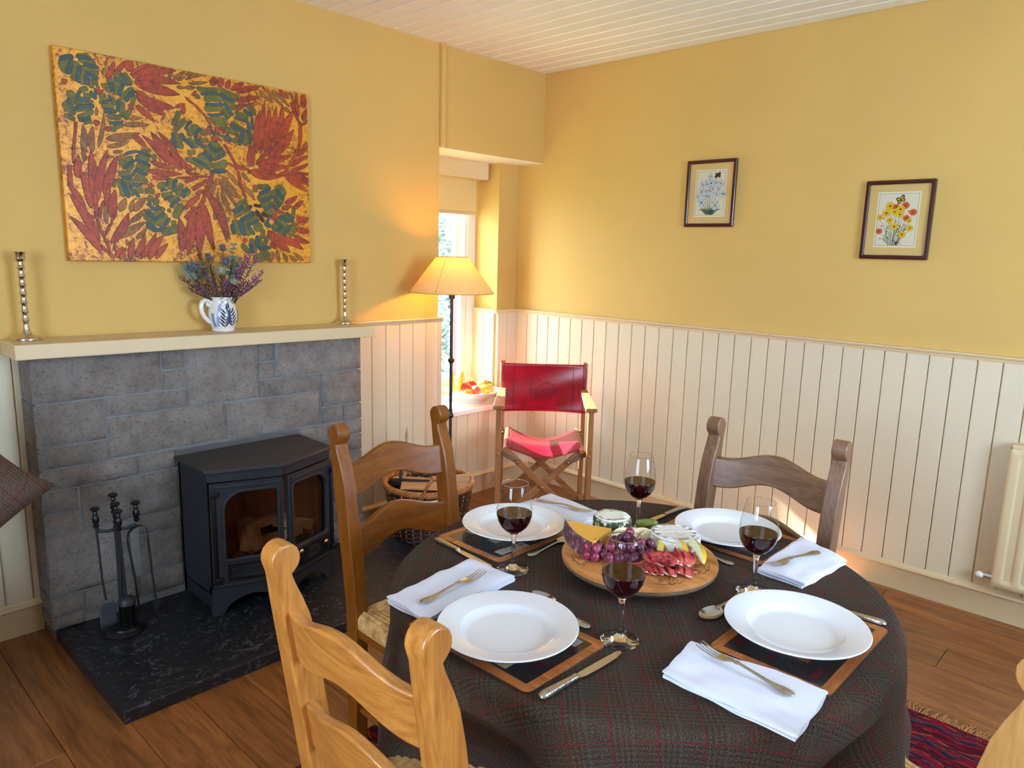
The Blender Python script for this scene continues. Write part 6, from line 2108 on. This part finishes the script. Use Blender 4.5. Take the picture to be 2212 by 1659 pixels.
# grapes
M_GRAPE = cheesemat('black_grape', (66, 16, 40), (140, 66, 92), 60, .42, .75, .35, .05)
M_GRAPER = cheesemat('red_grape', (118, 22, 54), (172, 74, 104), 60, .42, .75, .35, .05)
gb = thing('grape_bunch', 'bunch of dark red grapes at the front of the board', 'grapes', (-2.225, -2.245, BZ))
gA = MB().ell((0, 0, 0), (.0112, .0112, .0128), 14, 10).mesh('grape', M_GRAPE, 180)
gB = MB().ell((0, 0, 0), (.0112, .0112, .0126), 14, 10).mesh('grape', M_GRAPER, 180)
rs = random.Random(21)
pts = []
spots = [(-.062, .040, .012), (-.072, .058, .012), (-.052, .056, .013), (-.058, .042, .031), (-.066, .062, .030), (-.040, .030, .013), (-.044, .012, .013), (-.038, .050, .030), (-.020, .036, .014),
         (-.022, .014, .013), (-.034, -.004, .013), (-.014, -.010, .013), (-.028, .024, .033), (-.008, .020, .033), (-.014, .002, .034), (.004, .0, .014), (.004, -.024, .013), (-.012, -.030, .013), (.020, -.006, .014), (.000, -.014, .033),
         (.016, -.026, .032), (.030, -.022, .013), (.014, .012, .034), (.004, .006, .050), (.040, -.014, .032), (.034, .004, .033), (.048, -.030, .013), (.026, -.040, .013), (.052, -.010, .014), (.020, .028, .036), (.036, .018, .050), (.060, -.026, .030), (.0, .036, .034), (.042, .034, .034)]
for i, p in enumerate(spots):
    inst('grape', gB if (i*7) % 3 == 0 or p[0] < -.04 else gA, gb, (p[0]+rs.uniform(-.002, .002), p[1]+rs.uniform(-.002, .002), p[2]+.0005), (rs.uniform(-1, 1), rs.uniform(-1, 1), 0), scale=(rs.uniform(.92, 1.1),)*3)
gs = MB().tube(bez([(-.05, .055, .036), (-.02, .045, .050), (.01, .030, .054), (.04, .02, .046)], 14), .0014, 5)
for p in spots[::2]:
    gs.tube([(p[0], p[1], p[2]+.008), (p[0]*.6, p[1]*.6+.018, .046)], .0009, 4)
gs.build('stem', plain('grape_stem', (122, 86, 44), .7), gb, smooth=180)

# apple slices
M_ASKIN = plain('apple_slice_skin', (186, 40, 40), .35)
M_AFLESH = plain('apple_slice_flesh', (240, 226, 178), .5, var=.04, scale=30)
def apple_slice(x, y, z, rot, lab, col=0):
    n = 12
    outer = [(.034*cos(pi*i/n), .034*sin(pi*i/n)*.80) for i in range(n+1)]
    inner = [(.030*cos(pi*i/n), .012*sin(pi*i/n)*.4) for i in range(n+1)]
    vs, fs, ms = [], [], []
    for i in range(n+1):
        o, i_ = outer[i], inner[i]
        w = .0075*sin(pi*(i+.3)/(n+.6))
        vs += [(o[0], -w, o[1]), (o[0]*1.02, 0, o[1]*1.04), (o[0], w, o[1]), (i_[0], 0, i_[1])]
    for i in range(n):
        a, c_ = 4*i, 4*i+4
        fs += [(a, a+1, c_+1, c_), (a+1, a+2, c_+2, c_+1), (a+2, a+3, c_+3, c_+2), (a+3, a, c_, c_+3)]
        ms += [0, 0, 1, 1]
    b = MB()
    b.v, b.f, b.m = vs, fs, ms
    return b.build('apple_slice', [M_ASKIN, M_AFLESH], None, smooth=50, loc=(x, y, BZ+z), rot=rot, label=lab, cat='apple slice', group='apple slices on the board')
apple_slice(-2.130, -2.205, .010, (-.75, 0, -.8), 'red-skinned apple slice leaning at the back of the grapes, leftmost')
apple_slice(-2.118, -2.222, .012, (-.7, .1, -.75), 'red-skinned apple slice in the middle of the row between grapes and white cheese')
apple_slice(-2.108, -2.240, .010, (-.65, 0, -.7), 'red-skinned apple slice next to the white cheese')
apple_slice(-2.150, -2.190, .012, (-.8, .1, -.9), 'red-skinned apple slice nearest the herb cheese')

# gherkins
M_GHER = cheesemat('gherkin', (92, 96, 34), (142, 142, 66), 50, .4, .75, .3, .4)
for i, (x, y, z, a, ln_, r, lab) in enumerate(((-2.060, -2.178, .013, .2, .062, .0125, 'fat olive gherkin at the back of the board behind the herb cheese'), (-2.042, -2.196, .011, -.5, .056, .010, 'gherkin lying nearest the far rim of the board'), (-2.082, -2.196, .012, .7, .050, .011, 'short gherkin in front of the other gherkins'), (-2.064, -2.196, .030, -.9, .054, .0105, 'gherkin on top of the little pile of gherkins'), (-2.088, -2.212, .010, -.3, .044, .009, 'small gherkin beside the white cheese'))):
    pts = bez([(-ln_/2, 0, 0), (-ln_/6, .004, .001), (ln_/6, .005, .001), (ln_/2, 0, .003)], 14)
    MB().tube(pts, [r*.35]+[r*(.75+.25*sin(pi*q/14)) for q in range(1, 14)]+[r*.3], 10).build('gherkin', M_GHER, None, smooth=180, loc=(x, y, BZ+z), rot=(0, 0, a), label=lab, cat='gherkin', group='gherkins on the board')

# melon wedges
M_MFLESH = plain('melon_flesh', (244, 238, 200), .35, var=.08, scale=30, Subsurface_Weight=.15)
M_MRIND = plain('melon_rind', (222, 190, 52), .4, var=.08, scale=30)
def melon(x, y, rz, s_, lab, tilt=0):
    n = 14
    vs, fs, ms = [], [], []
    for i in range(n+1):
        a = pi*(.08+.84*i/n)
        ro, ri = .062*s_, .034*s_
        w = .016*s_*sin(a)**.7
        j = .0022*sin(i*2.3)
        vs += [(ro*cos(a), -w*.55, ro*.62*sin(a)-.02*s_), (ro*cos(a), w*.55, ro*.62*sin(a)-.02*s_), (ri*cos(a)*1.25, w*.9, ri*.42*sin(a)-.012*s_+j), (ri*cos(a)*1.2, 0, ri*.30*sin(a)-.010*s_-j), (ri*cos(a)*1.25, -w*.9, ri*.42*sin(a)-.012*s_+j)]
    for i in range(n):
        for q in range(5):
            fs.append((5*i+q, 5*i+(q+1) % 5, 5*i+5+(q+1) % 5, 5*i+5+q))
            ms.append(1 if q == 0 else 0)
    fs += [(4, 3, 2, 1, 0), tuple(5*n+q for q in range(5))]
    ms += [0, 0]
    b = MB()
    b.v, b.f, b.m = vs, fs, ms
    return b.build('melon_wedge', [M_MFLESH, M_MRIND], None, smooth=40, loc=(x, y, BZ+.021*s_), rot=(tilt, 0, rz), label=lab, cat='melon', group='melon wedges on the board')
melon(-2.100, -2.350, .95+pi, 1.0, 'pale yellow melon wedge at the right front of the white cheese', -.5)
melon(-2.120, -2.322, .85+pi, .95, 'melon wedge behind the cured ham, in the middle of the melon', -.4)
melon(-2.128, -2.272, .7+pi, .75, 'small melon wedge between the grapes and the white cheese', -.3)

# cured ham, loosely folded slices with a white fat edge
def hammat():
    m, t = new_mat('cured_ham')
    n = t.noise(t.coords(), 45, 4, .6)
    t.p(Base_Color=t.ramp(n, [(0.3, (136, 26, 32)), (0.5, (178, 56, 54)), (0.7, (214, 112, 96))]), Roughness=.35, Subsurface_Weight=.12, Subsurface_Radius=(.01, .004, .003))
    return m
M_HAM = hammat()
M_FAT = plain('ham_fat', (232, 186, 170), .4)
def ham(x, y, z, rz, L_, W_h, folds, amp, lab, seed, tilt=0.0):
    """a thin slice gathered into rounded folds with sharp creases between them"""
    nu, nv = 60, 16
    vs, fs, ms = [], [], []
    for j in range(nv+1):
        w = j/nv
        for i in range(nu+1):
            u = i/nu
            q = folds*u+.9*vn(u*2.2, w*1.6, seed, 1)+.35*w
            r = abs(sin(pi*q))**.62
            env = sin(pi*min(1, max(0, .06+.88*u)))**.5*sin(pi*(.08+.84*w))**.6
            px = (u-.5)*L_*(1-.25*abs(2*w-1)**2)+.004*cos(2*pi*q)
            py = (w-.5)*W_h+.007*vn(u*4, w, seed+4, 1)+.005*sin(2*pi*q)
            pz = .0035+amp*r*env*(.75+.5*vn(u*3, w*2, seed+9, 1))+tilt*(w-.2)*W_h
            vs.append((px, py, max(.0015, pz)))
    k_ = nu+1
    for j in range(nv):
        for i in range(nu):
            fs.append((j*k_+i, j*k_+i+1, (j+1)*k_+i+1, (j+1)*k_+i))
            ms.append(1 if (j == 0 and (i//9+seed) % 3 != 1) or (j == nv-1 and (i//11+seed) % 4 == 0) else 0)
    b = MB()
    b.v, b.f, b.m = vs, fs, ms
    o = b.build('ham_slice', [M_HAM, M_FAT], None, smooth=180, fix=False, loc=(x, y, BZ+z), rot=(0, 0, rz), label=lab, cat='ham', group='cured ham slices on the board')
    sd_ = o.modifiers.new('solid', 'SOLIDIFY')
    sd_.thickness = .0014
    return o
v0 = radians(-43)
ham(-2.246, -2.306, .000, v0+.5, .062, .044, 3, .017, 'folded cured ham slice at the left of the ham, beside the grapes', 1)
ham(-2.228, -2.340, .000, v0-.15, .076, .044, 4, .016, 'ruffled cured ham slice in the middle front of the ham', 2)
ham(-2.196, -2.372, .000, v0-.5, .066, .042, 3, .017, 'folded cured ham slice at the right front of the ham', 3)
ham(-2.205, -2.325, .010, v0+.2, .076, .046, 3, .020, 'cured ham slice standing behind the front slices', 4, .2)
ham(-2.172, -2.352, .012, v0-.35, .066, .044, 3, .022, 'tall cured ham slice against the melon wedges', 5, .3)
ham(-2.208, -2.348, .019, v0+.9, .050, .034, 2, .016, 'small curl of cured ham on top of the heap', 6, .1)

# cheese fork with a yellow wooden handle, resting on the herb cheese and the rim
ck = thing('cheese_fork', 'cheese fork with a yellow wooden handle lying behind the herb cheese', 'cheese fork', (-2.012, -2.055, BZ+.014), 0, None, rot=(0, .06, atan2(-2.100+2.055, -2.158+2.012)))
MB().ribbon([(0, 0, .004, .006), (.004, 0, .010, .010), (.02, 0, .012, .012), (.06, 0, .010, .011), (.085, 0, .007, .009), (.092, 0, .006, .008)]).build('handle', wood('fork_handle_wood', (188, 118, 36), (222, 156, 66), 'x', .35, 2), ck, smooth=180)
cf = MB().tube([(.09, 0, 0), (.105, 0, .001), (.118, 0, 0)], [.005, .006, .0045], 10)
cf.ell((.108, 0, .002), (.008, .008, .007), 12, 8)
for s_ in (-1, 1):
    cf.tube([(.112, s_*.003, 0), (.122, s_*.008, -.002), (.150, s_*.008, -.006), (.165, s_*.006, -.009)], [.0024, .0022, .0018, .0008], 8)
cf.tube([(.128, -.008, -.003), (.128, .008, -.003)], .0018, 6)
cf.build('prongs', M_CHROME, ck, smooth=60)
